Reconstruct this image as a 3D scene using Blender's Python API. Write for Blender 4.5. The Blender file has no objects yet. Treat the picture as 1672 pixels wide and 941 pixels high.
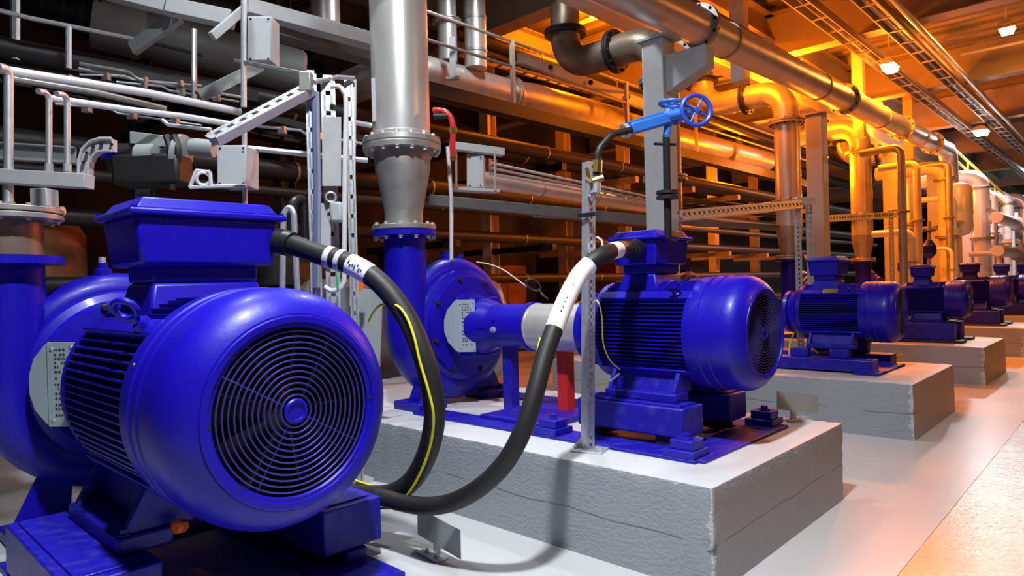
import bpy, math, random
from mathutils import Vector, Matrix
random.seed(7)
PI = math.pi
V = Vector
scene = bpy.context.scene
COL = scene.collection

# ------------------------------------------------------------------ camera
FPX, YAW, PITCH, ROLL, EYE = 1101.0, .7557, -.00275, -.02675, 1.6
CAM = V((0, 0, EYE))
_d = V((-math.sin(YAW), math.cos(YAW), 0)); _r = V((math.cos(YAW), math.sin(YAW), 0)); _u = V((0, 0, 1))
_d, _u = _d*math.cos(PITCH)+_u*math.sin(PITCH), _u*math.cos(PITCH)-_d*math.sin(PITCH)
_r, _u = _r*math.cos(ROLL)+_u*math.sin(ROLL), _u*math.cos(ROLL)-_r*math.sin(ROLL)
def ray(x, y): return _d + _r*((x-836)/FPX) - _u*((y-470.5)/FPX)
def at(x, y, D): return CAM + ray(x, y)*D                 # pixel + metres of depth -> point of the place
def on(x, y, ax, val):
    k = ray(x, y); i = 'XYZ'.index(ax)
    return CAM + k*((val-CAM[i])/k[i])
cd = bpy.data.cameras.new('camera'); cam = bpy.data.objects.new('camera', cd); COL.objects.link(cam)
cd.sensor_width = 36; cd.lens = FPX/1672*36; cd.clip_start = .05; cd.clip_end = 300
cam.matrix_world = Matrix(((_r.x, _u.x, -_d.x, CAM.x), (_r.y, _u.y, -_d.y, CAM.y), (_r.z, _u.z, -_d.z, CAM.z), (0, 0, 0, 1)))
scene.camera = cam

# ------------------------------------------------------------------ meshes
class MB:
    def __init__(s): s.v = []; s.f = []
    def add(s, vs, fs):
        o = len(s.v); s.v += [V(p) for p in vs]; s.f += [tuple(i+o for i in q) for q in fs]; return s
    def box(s, x0, x1, y0, y1, z0, z1):
        return s.add([(x0,y0,z0),(x1,y0,z0),(x1,y1,z0),(x0,y1,z0),(x0,y0,z1),(x1,y0,z1),(x1,y1,z1),(x0,y1,z1)],
                     [(3,2,1,0),(4,5,6,7),(0,1,5,4),(1,2,6,5),(2,3,7,6),(3,0,4,7)])
    def obox(s, c, ax, ay, az):                            # centre and three half-vectors
        c = V(c); ax = V(ax); ay = V(ay); az = V(az)
        return s.add([c-ax-ay-az, c+ax-ay-az, c+ax+ay-az, c-ax+ay-az, c-ax-ay+az, c+ax-ay+az, c+ax+ay+az, c-ax+ay+az],
                     [(3,2,1,0),(4,5,6,7),(0,1,5,4),(1,2,6,5),(2,3,7,6),(3,0,4,7)])
    def frustum(s, b, t):                                  # b,t = (x0,x1,y0,y1,z)
        return s.add([(b[0],b[2],b[4]),(b[1],b[2],b[4]),(b[1],b[3],b[4]),(b[0],b[3],b[4]),
                      (t[0],t[2],t[4]),(t[1],t[2],t[4]),(t[1],t[3],t[4]),(t[0],t[3],t[4])],
                     [(3,2,1,0),(4,5,6,7),(0,1,5,4),(1,2,6,5),(2,3,7,6),(3,0,4,7)])
    def prism(s, poly, off):                               # planar polygon (3D points) swept by off
        n = len(poly); off = V(off); p = [V(q) for q in poly]
        fs = [tuple(range(n-1, -1, -1)), tuple(range(n, 2*n))] + [(i, (i+1) % n, (i+1) % n+n, i+n) for i in range(n)]
        return s.add(p+[q+off for q in p], fs)
    def lathe(s, o, ax, prof, n=24, cap0=True, cap1=True):  # prof = (distance along ax, radius)
        o = V(o); ax = V(ax).normalized()
        t = ax.orthogonal().normalized() if abs(ax.z) > .9 or abs(ax.z) > 0 else V((0, 0, 1))
        t = (t-ax*t.dot(ax)).normalized(); b = ax.cross(t)
        vs = []; fs = []
        for (h, r) in prof:
            for i in range(n):
                a = 2*PI*i/n; vs.append(o+ax*h+(t*math.cos(a)+b*math.sin(a))*r)
        m = len(prof)
        for j in range(m-1):
            for i in range(n):
                k = (i+1) % n; fs.append((j*n+i, j*n+k, (j+1)*n+k, (j+1)*n+i))
        if cap0 and prof[0][1] > 1e-6: fs.append(tuple(range(n-1, -1, -1)))
        if cap1 and prof[-1][1] > 1e-6: fs.append(tuple((m-1)*n+i for i in range(n)))
        return s.add(vs, fs)
    def cyl(s, a, b, r, r2=None, n=16):
        a = V(a); b = V(b); L = (b-a).length
        return s.lathe(a, b-a, [(0, r), (L, r if r2 is None else r2)], n)
    def torus(s, c, ax, R, r, n=40, m=8):
        c = V(c); ax = V(ax).normalized(); t = ax.orthogonal().normalized(); b = ax.cross(t); vs = []; fs = []
        for i in range(n):
            a = 2*PI*i/n; e = t*math.cos(a)+b*math.sin(a)
            for j in range(m):
                q = 2*PI*j/m; vs.append(c+e*(R+r*math.cos(q))+ax*r*math.sin(q))
        for i in range(n):
            for j in range(m):
                fs.append((i*m+j, ((i+1) % n)*m+j, ((i+1) % n)*m+(j+1) % m, i*m+(j+1) % m))
        return s.add(vs, fs)
    def tube(s, pts, r, n=12, rib=0, caps=True):            # r may be a list, rib = ripple depth
        pts = [V(p) for p in pts]; k = len(pts); vs = []; fs = []
        rr = r if isinstance(r, (list, tuple)) else [r]*k
        tg = [(pts[min(i+1, k-1)]-pts[max(i-1, 0)]).normalized() for i in range(k)]
        t = tg[0].orthogonal().normalized()
        for i in range(k):
            t = (t-tg[i]*t.dot(tg[i])).normalized(); b = tg[i].cross(t)
            q = rr[i]+(rib if i % 2 else 0)
            for j in range(n):
                a = 2*PI*j/n; vs.append(pts[i]+(t*math.cos(a)+b*math.sin(a))*q)
        for i in range(k-1):
            for j in range(n):
                m = (j+1) % n; fs.append((i*n+j, i*n+m, (i+1)*n+m, (i+1)*n+j))
        if caps: fs += [tuple(range(n-1, -1, -1)), tuple((k-1)*n+j for j in range(n))]
        return s.add(vs, fs)
    def hexbolt(s, c, ax, r, h):
        c = V(c); ax = V(ax).normalized()
        s.lathe(c, ax, [(0, r*1.5), (h*.2, r*1.5)], 12); s.lathe(c+ax*h*.2, ax, [(0, r), (h*.75, r), (h*.8, r*.8)], 6); return s
    def moved(s, M):
        s.v = [M @ p for p in s.v]; return s

def spline(pts, step=.03):                                 # Catmull-Rom through points, evenly walked
    p = [V(q) for q in pts]; p = [p[0]*2-p[1]]+p+[p[-1]*2-p[-2]]; out = []
    for i in range(1, len(p)-2):
        a, b, c, d = p[i-1:i+3]
        n = max(2, int((c-b).length/step))
        for j in range(n):
            t = j/n
            out.append(.5*((2*b)+(c-a)*t+(2*a-5*b+4*c-d)*t*t+(3*b-a-3*c+d)*t**3))
    out.append(p[-2]); return out
def elbows(pts, R, n=8):                                   # polyline with rounded bends of radius R
    p = [V(q) for q in pts]; out = [p[0]]
    for i in range(1, len(p)-1):
        a = (p[i-1]-p[i]); b = (p[i+1]-p[i]); la, lb = a.length, b.length; a.normalize(); b.normalize()
        ang = a.angle(b)
        if ang > PI-.02: out.append(p[i]); continue
        k = R/math.tan(ang/2); k = min(k, la*.49, lb*.49); rr = k*math.tan(ang/2)
        bis = (a+b).normalized(); c = p[i]+bis*(rr/math.sin(ang/2))
        s0 = p[i]+a*k-c; s1 = p[i]+b*k-c; tot = s0.angle(s1)
        for j in range(n+1):
            t = j/n; q = (s0*math.sin((1-t)*tot)+s1*math.sin(t*tot))/math.sin(tot); out.append(c+q)
    out.append(p[-1]); return out

# ------------------------------------------------------------------ objects
ORG = {}
def mesh(name, mb, mat, smooth=32):
    me = bpy.data.meshes.new(name); me.from_pydata([tuple(p) for p in mb.v], [], mb.f)
    me.materials.append(mat)
    me.polygons.foreach_set('use_smooth', [True]*len(me.polygons))
    me.set_sharp_from_angle(angle=math.radians(smooth)); me.update(); return me
def tag(o, label=None, cat=None, group=None, kind=None):
    if label: o['label'] = label
    if cat: o['category'] = cat
    if group: o['group'] = group
    if kind: o['kind'] = kind
    return o
def thing(name, label, cat, loc=(0, 0, 0), group=None, local=False):
    o = bpy.data.objects.new(name, None); COL.objects.link(o); o.location = loc; o.empty_display_size = .1
    ORG[o] = V((0, 0, 0)) if local else V(loc)
    return tag(o, label, cat, group)
def bev(o, w, seg=2):
    if w:
        m = o.modifiers.new('bevel', 'BEVEL'); m.width = w; m.segments = seg; m.limit_method = 'ANGLE'; m.angle_limit = math.radians(40)
    return o
def part(name, mb, mat, parent, bevel=0, label=None, smooth=32):
    og = ORG[parent]
    if og.length: mb.v = [p-og for p in mb.v]
    o = bpy.data.objects.new(name, mesh(name, mb, mat, smooth)); COL.objects.link(o); o.parent = parent; ORG[o] = og
    if label: o['label'] = label
    return bev(o, bevel)
def inked(name, mb, marks, mat, ink, parent, bevel=0, label=None):   # a part whose lettering is a second material of the same mesh
    n = len(mb.f); o_ = len(mb.v); mb.v += marks.v; mb.f += [tuple(i+o_ for i in q) for q in marks.f]
    o = part(name, mb, mat, parent, bevel, label); o.data.materials.append(ink)
    for i in range(n, len(o.data.polygons)): o.data.polygons[i].material_index = 1
    return o
def solo(name, mb, mat, label=None, cat=None, group=None, bevel=0, kind=None, smooth=32):
    lo = V((min(p.x for p in mb.v), min(p.y for p in mb.v), min(p.z for p in mb.v)))
    hi = V((max(p.x for p in mb.v), max(p.y for p in mb.v), max(p.z for p in mb.v)))
    c = V(((lo.x+hi.x)/2, (lo.y+hi.y)/2, lo.z)); mb.v = [p-c for p in mb.v]
    o = bpy.data.objects.new(name, mesh(name, mb, mat, smooth)); COL.objects.link(o); o.location = c; ORG[o] = c
    tag(o, label, cat, group, kind); return bev(o, bevel)
_bolt = {}
def bolt(parent, c, ax, r, h, mat, name='bolt'):           # one hexagon head, its mesh shared by every bolt of that size
    key = (round(r, 4), round(h, 4), mat.name)
    if key not in _bolt: _bolt[key] = mesh('bolt', MB().hexbolt((0, 0, 0), (0, 0, 1), r, h), mat)
    o = bpy.data.objects.new(name, _bolt[key]); COL.objects.link(o); o.parent = parent
    ORG[o] = ORG[parent]; o.location = V(c)-ORG[parent]; o.rotation_mode = 'QUATERNION'; o.rotation_quaternion = V((0, 0, 1)).rotation_difference(V(ax)); return o
def bolts(parent, c, ax, R, n, r, h, mat, ph=0):
    ax = V(ax).normalized(); t = ax.orthogonal().normalized(); b = ax.cross(t)
    for i in range(n):
        a = 2*PI*(i+ph)/n; bolt(parent, V(c)+(t*math.cos(a)+b*math.sin(a))*R, ax, r, h, mat)
def dup(root, loc, label=None, group=None, scale=None, skip=()):
    r = root.copy(); COL.objects.link(r); r.location = loc; ORG[r] = ORG[root]
    if label: r['label'] = label
    if group: r['group'] = group
    if scale: r.scale = (scale,)*3
    for ch in list(root.children):
        if ch.name.split('.')[0] in skip: continue
        c = ch.copy(); COL.objects.link(c); c.parent = r; ORG[c] = ORG[ch]
        for g in list(ch.children):
            k = g.copy(); COL.objects.link(k); k.parent = c
    return r

# ------------------------------------------------------------------ materials
def mat(name, col, rough=.5, metal=0, coat=0, bump=0, bscale=20, var=0, vscale=6, rvar=0, spec=.5, dirt=None, dscale=3, damt=.0, stretch=None):
    m = bpy.data.materials.new(name); m.use_nodes = True; nt = m.node_tree; b = nt.nodes['Principled BSDF']
    b.inputs['Base Color'].default_value = (*col, 1); b.inputs['Roughness'].default_value = rough; b.inputs['Metallic'].default_value = metal
    b.inputs['Coat Weight'].default_value = coat; b.inputs['Coat Roughness'].default_value = .12; b.inputs['Specular IOR Level'].default_value = spec
    tc = nt.nodes.new('ShaderNodeTexCoord'); mp = nt.nodes.new('ShaderNodeMapping'); nt.links.new(tc.outputs['Object'], mp.inputs[0])
    if stretch: mp.inputs['Scale'].default_value = stretch
    def noise(sc, det=5):
        n = nt.nodes.new('ShaderNodeTexNoise'); n.inputs['Scale'].default_value = sc; n.inputs['Detail'].default_value = det
        nt.links.new(mp.outputs[0], n.inputs['Vector']); return n
    last = None
    if var:
        n = noise(vscale); r = nt.nodes.new('ShaderNodeMix'); r.data_type = 'RGBA'
        r.inputs['A'].default_value = (*[c*(1-var) for c in col], 1); r.inputs['B'].default_value = (*[min(1, c*(1+var)) for c in col], 1)
        nt.links.new(n.outputs['Fac'], r.inputs['Factor']); last = r.outputs['Result']
    if dirt:
        n = noise(dscale, 8); cr = nt.nodes.new('ShaderNodeValToRGB'); cr.color_ramp.elements[0].position = .55-damt*.2; cr.color_ramp.elements[1].position = .72
        nt.links.new(n.outputs['Fac'], cr.inputs[0])
        r = nt.nodes.new('ShaderNodeMix'); r.data_type = 'RGBA'; r.inputs['B'].default_value = (*dirt, 1)
        if last: nt.links.new(last, r.inputs['A'])
        else: r.inputs['A'].default_value = (*col, 1)
        ml = nt.nodes.new('ShaderNodeMath'); ml.operation = 'MULTIPLY'; ml.inputs[1].default_value = damt; nt.links.new(cr.outputs[0], ml.inputs[0])
        nt.links.new(ml.outputs[0], r.inputs['Factor']); last = r.outputs['Result']
    if last: nt.links.new(last, b.inputs['Base Color'])
    if rvar:
        n = noise(vscale*1.7); mr = nt.nodes.new('ShaderNodeMapRange'); mr.inputs['To Min'].default_value = max(.02, rough-rvar); mr.inputs['To Max'].default_value = rough+rvar
        nt.links.new(n.outputs['Fac'], mr.inputs['Value']); nt.links.new(mr.outputs[0], b.inputs['Roughness'])
    if bump:
        n = noise(bscale, 6); bp = nt.nodes.new('ShaderNodeBump'); bp.inputs['Strength'].default_value = bump; bp.inputs['Distance'].default_value = .01
        nt.links.new(n.outputs['Fac'], bp.inputs['Height']); nt.links.new(bp.outputs[0], b.inputs['Normal'])
    return m
def glow(name, col, s):
    m = bpy.data.materials.new(name); m.use_nodes = True; b = m.node_tree.nodes['Principled BSDF']
    b.inputs['Base Color'].default_value = (.8, .8, .8, 1); b.inputs['Emission Color'].default_value = (*col, 1); b.inputs['Emission Strength'].default_value = s; return m
BLUE = mat('blue_enamel', (.0075, .0025, .36), .40, 0, .04, .12, 30, .12, 5, .08, .32)
BLUED = mat('blue_enamel_dusty', (.010, .006, .33), .45, 0, .05, .15, 40, .2, 8, .1, .35, (.10, .10, .26), 14, .22)
GRILLE = mat('blue_grille_wire', (.07, .06, .36), .3, .55)
STEEL = mat('pipe_steel', (.58, .56, .54), .36, .55, 0, .05, 30, .14, 3, .1, dirt=(.34, .3, .26), dscale=5, damt=.35, stretch=(1, 1, .4))
STEELM = mat('matt_steel', (.40, .39, .37), .45, .7, 0, .08, 40, .15, 5, .1, dirt=(.2, .17, .14), dscale=6, damt=.4)
GALV = mat('galvanised_steel', (.62, .64, .67), .42, .75, 0, .05, 60, .15, 14, .12)
GREY = mat('grey_paint', (.42, .43, .44), .5, 0, 0, .08, 30, .1, 4, .08, dirt=(.2, .17, .14), dscale=4, damt=.25)
GREYM = mat('grey_green_plate', (.33, .36, .36), .5, .2, 0, .05, 40, .1, 6, .1)
PLATE = mat('pale_name_plate', (.36, .43, .47), .45, .3, 0, .04, 40, .06, 6, .05)
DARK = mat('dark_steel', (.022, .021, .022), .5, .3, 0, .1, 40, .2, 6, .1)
BLACK = mat('black_plastic', (.012, .012, .013), .4, 0, 0, .05, 60)
RUBBER = mat('black_hose', (.010, .009, .009), .55, 0, 0, .05, 90, .2, 20, .08)
BROWN = mat('lagging_brown', (.26, .2, .15), .45, .6, 0, .08, 20, .2, 3, .1, dirt=(.12, .08, .05), dscale=4, damt=.5)
WHITE = mat('white_conduit', (.72, .73, .75), .35, .2, 0, .03, 30, .05, 5)
TAPE = mat('white_tape', (.80, .80, .80), .5, 0, 0, .05, 40, .06, 20)
INK = mat('ink', (.03, .03, .035), .6)
RED = mat('red_paint', (.55, .02, .012), .4, 0, .2, .06, 30, .12, 5)
ORANGE = mat('orange_paint', (.75, .13, .01), .4, 0, .1)
YEL = mat('yellow_green_wire', (.75, .72, .02), .4)
GREEN = mat('green_wire', (.03, .5, .12), .4)
SKY = mat('light_blue_valve', (.035, .16, .60), .38, 0, .2, .06, 30, .1, 6)
BRASS = mat('brass', (.62, .43, .16), .35, 1)
COPPER = mat('rusty_steel', (.30, .13, .06), .6, .5, 0, .1, 30, .3, 6)
CREAM = mat('cream_paint', (.60, .53, .42), .45, 0, 0, .06, 30, .12, 3, .08, dirt=(.25, .18, .1), dscale=4, damt=.3)
YPAINT = mat('yellow_paint', (.72, .48, .05), .5, 0, 0, .06, 30, .15, 4)
TANK = mat('tank_beige', (.36, .32, .28), .5, .4, 0, .08, 20, .2, 3, .1, dirt=(.12, .08, .05), dscale=4, damt=.4)
DIM = mat('dim_grey_paint', (.12, .12, .12), .5, .2, 0, .08, 30, .2, 5)
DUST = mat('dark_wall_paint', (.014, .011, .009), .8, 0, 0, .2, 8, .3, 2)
CEIL = mat('ceiling_sheet', (.30, .25, .20), .55, .3, 0, .1, 10, .2, 2)
BEAM = mat('beam_paint', (.36, .30, .24), .5, .1, 0, .1, 10, .15, 2)
# ------------------------------------------------------------------ setting
def concrete(name, col, seam, bs=.8):
    m = mat(name, col, .42, 0, 0, 0, var=.05, vscale=3, rvar=.1); nt = m.node_tree; b = nt.nodes['Principled BSDF']
    tc = nt.nodes.new('ShaderNodeTexCoord')
    def N(sc, det, stretch=(1, 1, 1)):
        mp = nt.nodes.new('ShaderNodeMapping'); mp.inputs['Scale'].default_value = stretch; nt.links.new(tc.outputs['Object'], mp.inputs[0])
        n = nt.nodes.new('ShaderNodeTexNoise'); n.inputs['Scale'].default_value = sc; n.inputs['Detail'].default_value = det; nt.links.new(mp.outputs[0], n.inputs['Vector']); return n
    def M(op, a, c=None):
        q = nt.nodes.new('ShaderNodeMath'); q.operation = op
        for i, x in enumerate((a, c)):
            if x is None: continue
            if isinstance(x, (int, float)): q.inputs[i].default_value = x
            else: nt.links.new(x, q.inputs[i])
        return q.outputs[0]
    sep = nt.nodes.new('ShaderNodeSeparateXYZ'); nt.links.new(tc.outputs['Object'], sep.inputs[0])
    wob = N(1.5, 6).outputs['Fac']
    z = M('ADD', sep.outputs['Z'], M('MULTIPLY', wob, .10))
    h = M('ADD', M('MULTIPLY', N(26, 8, (1, 1, 2.0)).outputs['Fac'], .55), M('ADD', M('MULTIPLY', N(90, 4).outputs['Fac'], .3), M('MULTIPLY', N(6, 3).outputs['Fac'], .5)))
    old = b.inputs['Base Color'].links[0].from_socket
    def tint(c, f):
        nonlocal old
        r = nt.nodes.new('ShaderNodeMix'); r.data_type = 'RGBA'; nt.links.new(old, r.inputs['A']); r.inputs['B'].default_value = (*c, 1); nt.links.new(f, r.inputs['Factor']); old = r.outputs['Result']
    for s in seam:                                          # cracked board mark left by the formwork
        dist = M('ABSOLUTE', M('SUBTRACT', z, s+.05))
        g = M('MULTIPLY', M('LESS_THAN', dist, .0045), M('GREATER_THAN', N(2.3, 4).outputs['Fac'], .46))
        h = M('SUBTRACT', h, M('MULTIPLY', g, .7)); tint([q*.35 for q in col], M('MULTIPLY', g, .8))
    if seam:                                                # white of the top carried over the chipped edges
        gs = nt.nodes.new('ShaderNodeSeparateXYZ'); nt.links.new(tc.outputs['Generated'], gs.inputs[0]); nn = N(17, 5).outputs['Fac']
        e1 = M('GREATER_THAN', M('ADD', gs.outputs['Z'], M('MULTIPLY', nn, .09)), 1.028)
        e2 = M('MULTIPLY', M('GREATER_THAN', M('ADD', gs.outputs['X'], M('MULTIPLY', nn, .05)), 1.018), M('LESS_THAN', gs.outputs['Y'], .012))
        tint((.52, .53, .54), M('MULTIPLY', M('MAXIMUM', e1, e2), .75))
    nt.links.new(old, b.inputs['Base Color'])
    bp = nt.nodes.new('ShaderNodeBump'); bp.inputs['Strength'].default_value = bs; bp.inputs['Distance'].default_value = .012
    nt.links.new(h, bp.inputs['Height']); nt.links.new(bp.outputs[0], b.inputs['Normal']); return m
CONC = concrete('grey_side_concrete', (.29, .31, .34), (.27,)); CONCT = concrete('white_top_concrete', (.54, .54, .55), (), .25)  # sides set to a darker grey than the white tops
FLOOR = mat('floor_paint', (.46, .465, .465), .3, 0, 0, .02, 3, .05, 1.2, .06, .3)
AISLE = mat('aisle_plate', (.36, .32, .235), .14, .25, 0, .38, 42, .12, 2, .04)

def plinth(name, x0, x1, y0, y1, h, label, group=None, step=.045, z0=-.01):
    rnd = random.Random(int(abs(x0*1000+y0*77)))
    nx, ny, nz = [max(2, round(L/step)) for L in (x1-x0, y1-y0, h-z0)]
    if step > .1: nz = 4
    idx = {}; mb = MB()
    def vid(i, j, k):
        if (i, j, k) not in idx:
            e = (i in (0, nx))+(j in (0, ny))+(k in (0, nz))
            p = V((x0+(x1-x0)*i/nx, y0+(y1-y0)*j/ny, z0+(h-z0)*k/nz))
            if e >= 2 and k > 0:
                q = rnd.random()**3*(.022 if e == 3 or (j == 0 and i == nx) else .012)+.003
                c = V(((x0+x1)/2, (y0+y1)/2, (z0+h)/2)); dd = c-p
                if i in (0, nx): p.x += math.copysign(q, dd.x)
                if j in (0, ny): p.y += math.copysign(q, dd.y)
                if k == nz: p.z -= q*.6
            idx[(i, j, k)] = len(mb.v); mb.v.append(p)
        return idx[(i, j, k)]
    for i in range(nx):
        for j in range(ny): mb.f.append((vid(i, j, nz), vid(i+1, j, nz), vid(i+1, j+1, nz), vid(i, j+1, nz)))
    for k in range(nz):
        for i in range(nx):
            mb.f.append((vid(i, 0, k), vid(i+1, 0, k), vid(i+1, 0, k+1), vid(i, 0, k+1)))
            mb.f.append((vid(i+1, ny, k), vid(i, ny, k), vid(i, ny, k+1), vid(i+1, ny, k+1)))
        for j in range(ny):
            mb.f.append((vid(nx, j, k), vid(nx, j+1, k), vid(nx, j+1, k+1), vid(nx, j, k+1)))
            mb.f.append((vid(0, j+1, k), vid(0, j, k), vid(0, j, k+1), vid(0, j+1, k+1)))
    top = nx*ny
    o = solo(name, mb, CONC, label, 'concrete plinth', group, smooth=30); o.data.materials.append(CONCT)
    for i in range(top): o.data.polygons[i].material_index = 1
    return o

solo('floor', MB().box(-14, -1.0, -3, 62, -.2, 0), FLOOR, kind='structure')
solo('floor_aisle', MB().box(-.995, 5, -3, 62, -.2, .004), AISLE, kind='structure')
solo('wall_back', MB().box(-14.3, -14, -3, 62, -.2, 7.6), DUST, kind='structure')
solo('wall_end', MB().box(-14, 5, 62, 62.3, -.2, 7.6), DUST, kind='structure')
ceil = thing('ceiling', None, None, (-4, 30, 7.2)); ceil['kind'] = 'structure'
mb = MB(); n = 120                                           # corrugated roof sheet
y0, y1 = 1.5, 62
prof = []
for i in range(n):
    a = y0+(y1-y0)*i/n; w = (y1-y0)/n
    prof += [(a, 7.2), (a+w*.4, 7.2), (a+w*.5, 7.26), (a+w*.9, 7.26)]
vs = [(x, y, z) for x in (-14, 5) for y, z in prof]; m_ = len(prof)
mb.add(vs, [(i, i+1, m_+i+1, m_+i) for i in range(m_-1)])
part('roof_sheet', mb, CEIL, ceil, smooth=10)
def ibeam_y(mb, x, y0, y1, z0, z1, w, t=.02):
    mb.box(x-w/2, x+w/2, y0, y1, z0, z0+t); mb.box(x-w/2, x+w/2, y0, y1, z1-t, z1); mb.box(x-t/2, x+t/2, y0, y1, z0+t, z1-t); return mb
def ibeam_x(mb, y, x0, x1, z0, z1, w, t=.02):
    mb.box(x0, x1, y-w/2, y+w/2, z0, z0+t); mb.box(x0, x1, y-w/2, y+w/2, z1-t, z1); mb.box(x0, x1, y-t/2, y+t/2, z0+t, z1-t); return mb
for x in (-9.5, -5.6, -1.35, 2.2): part('girder', ibeam_y(MB(), x, 1.5, 62, 6.45, 6.98, .34), BEAM, ceil)
y = 2.5
while y < 61: part('joist', ibeam_x(MB(), y, -14, 5, 6.98, 7.2, .16), BEAM, ceil); y += 1.45
for y in (8.6, 13.8, 19, 24.2, 30, 36, 43, 52): part('cross_girder', ibeam_x(MB(), y, -14, 5, 6.1, 6.98, .36), BEAM, ceil)

P1 = plinth('concrete_plinth', -4.57, -1.62, 3.16, 5.17, .548, 'large grey concrete plinth under the second blue motor, cable shadow on its face')
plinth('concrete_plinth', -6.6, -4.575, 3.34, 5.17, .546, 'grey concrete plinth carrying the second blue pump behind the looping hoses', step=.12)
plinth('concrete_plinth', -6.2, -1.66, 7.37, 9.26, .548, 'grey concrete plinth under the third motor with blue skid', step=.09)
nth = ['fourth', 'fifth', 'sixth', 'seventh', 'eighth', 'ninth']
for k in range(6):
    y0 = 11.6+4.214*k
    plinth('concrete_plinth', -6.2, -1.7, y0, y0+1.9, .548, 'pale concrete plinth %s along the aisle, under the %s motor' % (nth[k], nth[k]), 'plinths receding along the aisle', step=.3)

# ------------------------------------------------------------------ lamps
W_WHITE = glow('white_lens', (.95, .97, 1), 22); W_WARM = glow('warm_lens', (1, .62, .22), 22); W_ORANGE = glow('sodium_lens', (1, .36, .03), 16)
def area(loc, size, e, col, rot=(0, 0, 0), spread=PI, pe=0):
    l = bpy.data.lights.new('lamp_light', 'AREA'); l.shape = 'DISK'; l.size = size; l.energy = e; l.color = col; l.spread = spread
    o = bpy.data.objects.new('lamp_light', l); COL.objects.link(o); o.location = loc; o.rotation_euler = rot; return o
def point(loc, e, col, r=.12):
    l = bpy.data.lights.new('lamp_light', 'POINT'); l.shadow_soft_size = r; l.energy = e; l.color = col
    o = bpy.data.objects.new('lamp_light', l); COL.objects.link(o); o.location = loc; return o
def ceiling_lamp(p, e, lens, col, label, w=.24, L=.42, group=None, spread=PI, pe=0):
    t = thing('ceiling_lamp', label, 'lamp', p, group); x, y, z = p
    part('housing', MB().frustum((x-w*.6, x+w*.6, y-L*.6, y+L*.6, z), (x-w*.3, x+w*.3, y-L*.4, y+L*.4, z+.14)), GREY, t, .01)
    part('lens', MB().frustum((x-w*.38, x+w*.38, y-L*.4, y+L*.4, z-.11), (x-w/2, x+w/2, y-L/2, y+L/2, z-.001)), lens, t, .012)
    part('hanger', MB().cyl((x, y, z+.13), (x, y, 6.95), .012, n=8), GALV, t)
    area((x, y, z-.13), .35, e, col, spread=spread)
    if pe: point((x, y, z-.16), pe, col, .1)
COOL = (.90, .95, 1); SOD = (1, .19, .002); WARM = (1, .58, .24)
ceiling_lamp((-1.35, 1.1, 6.2), 490, W_WHITE, COOL, 'white ceiling lamp over the nearest motor', spread=math.radians(155))
ceiling_lamp((-4.9, 2.0, 6.35), 78, W_WHITE, COOL, 'added white fill lamp over the left-hand pipework', spread=math.radians(150))  # added fill, brightens the left clutter outside the main lamp's cone
ceiling_lamp((-5.3, 5.9, 6.5), 125, W_WHITE, COOL, 'added white fill lamp above the second pump', spread=math.radians(150))  # added fill to bring up the header pipe, column and large pipe
ceiling_lamp((2.9, 16.5, 5.3), 70, W_WARM, (1, .24, .015), 'added orange fill lamp, out of view over the far side of the aisle', pe=300)  # added beyond the frame to throw orange on ceiling and floor
ceiling_lamp((4.2, 8.0, 5.8), 190, W_WARM, (1, .36, .14), 'warm lamp over the aisle beside the second motor')
ceiling_lamp((-1.94, 16.5, 6.45), 90, W_WARM, (1, .36, .07), 'warm white ceiling lamp by the girder at the upper right', pe=110)
ceiling_lamp((-3.63, 14.9, 5.75), 260, W_WARM, SOD, 'orange lit ceiling lamp under the cable trays', pe=240)
ceiling_lamp((-3.43, 23.6, 5.72), 320, W_WHITE, COOL, 'bright white ceiling lamp far along the aisle', w=.34, L=.5, pe=60)
ceiling_lamp((-3.0, 38, 6.2), 600, W_WHITE, COOL, 'small white ceiling lamp at the far end of the hall')
def sodium(p, e, label):
    t = thing('sodium_lamp', label, 'lamp', p, 'sodium lamps in the pipe rack'); x, y, z = p
    part('reflector', MB().lathe((x, y, z+.05), (0, 0, 1), [(0, .17), (.1, .13), (.2, .06), (.3, .05)], 20), GREY, t)
    part('bulb', MB().lathe((x, y, z-.1), (0, 0, 1), [(0, .02), (.03, .06), (.1, .07), (.15, .04)], 14), W_ORANGE, t)
    point((x, y, z-.25), e, SOD)
for p, e, lab in [(at(968, 22, 13.5), 420, 'orange sodium lamp high behind the bent pipe left of the tall grey column'),
                  (at(1205, 243, 20), 650, 'orange sodium lamp behind the header pipe, right of the tall grey column'),
                  (at(1085, 262, 13), 40, 'orange sodium lamp behind the tall grey column'),
                  (at(1340, 262, 15.5), 520, 'orange sodium lamp behind the second grey column'),
                  (at(1458, 300, 21), 600, 'orange sodium lamp behind the third column'),
                  (at(1295, 105, 14), 650, 'orange sodium lamp hidden behind the long overhead pipe'),
                  (at(1200, 68, 11.5), 300, 'orange sodium lamp behind the overhead pipe above the blue valve'),
                  (at(1430, 186, 18.5), 350, 'orange sodium lamp far behind the long overhead pipe'),
                  (at(668, 200, 10.5), 12, 'orange sodium lamp behind the large silver pipe')]: sodium(p, e, lab)
w = bpy.data.worlds.new('world'); scene.world = w; w.use_nodes = True
w.node_tree.nodes['Background'].inputs[0].default_value = (.55, .6, .75, 1); w.node_tree.nodes['Background'].inputs[1].default_value = .003
scene.view_settings.view_transform = 'Standard'; scene.view_settings.look = 'None'; scene.view_settings.gamma = 1; scene.view_settings.use_curve_mapping = False
scene.view_settings.exposure = 0
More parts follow.
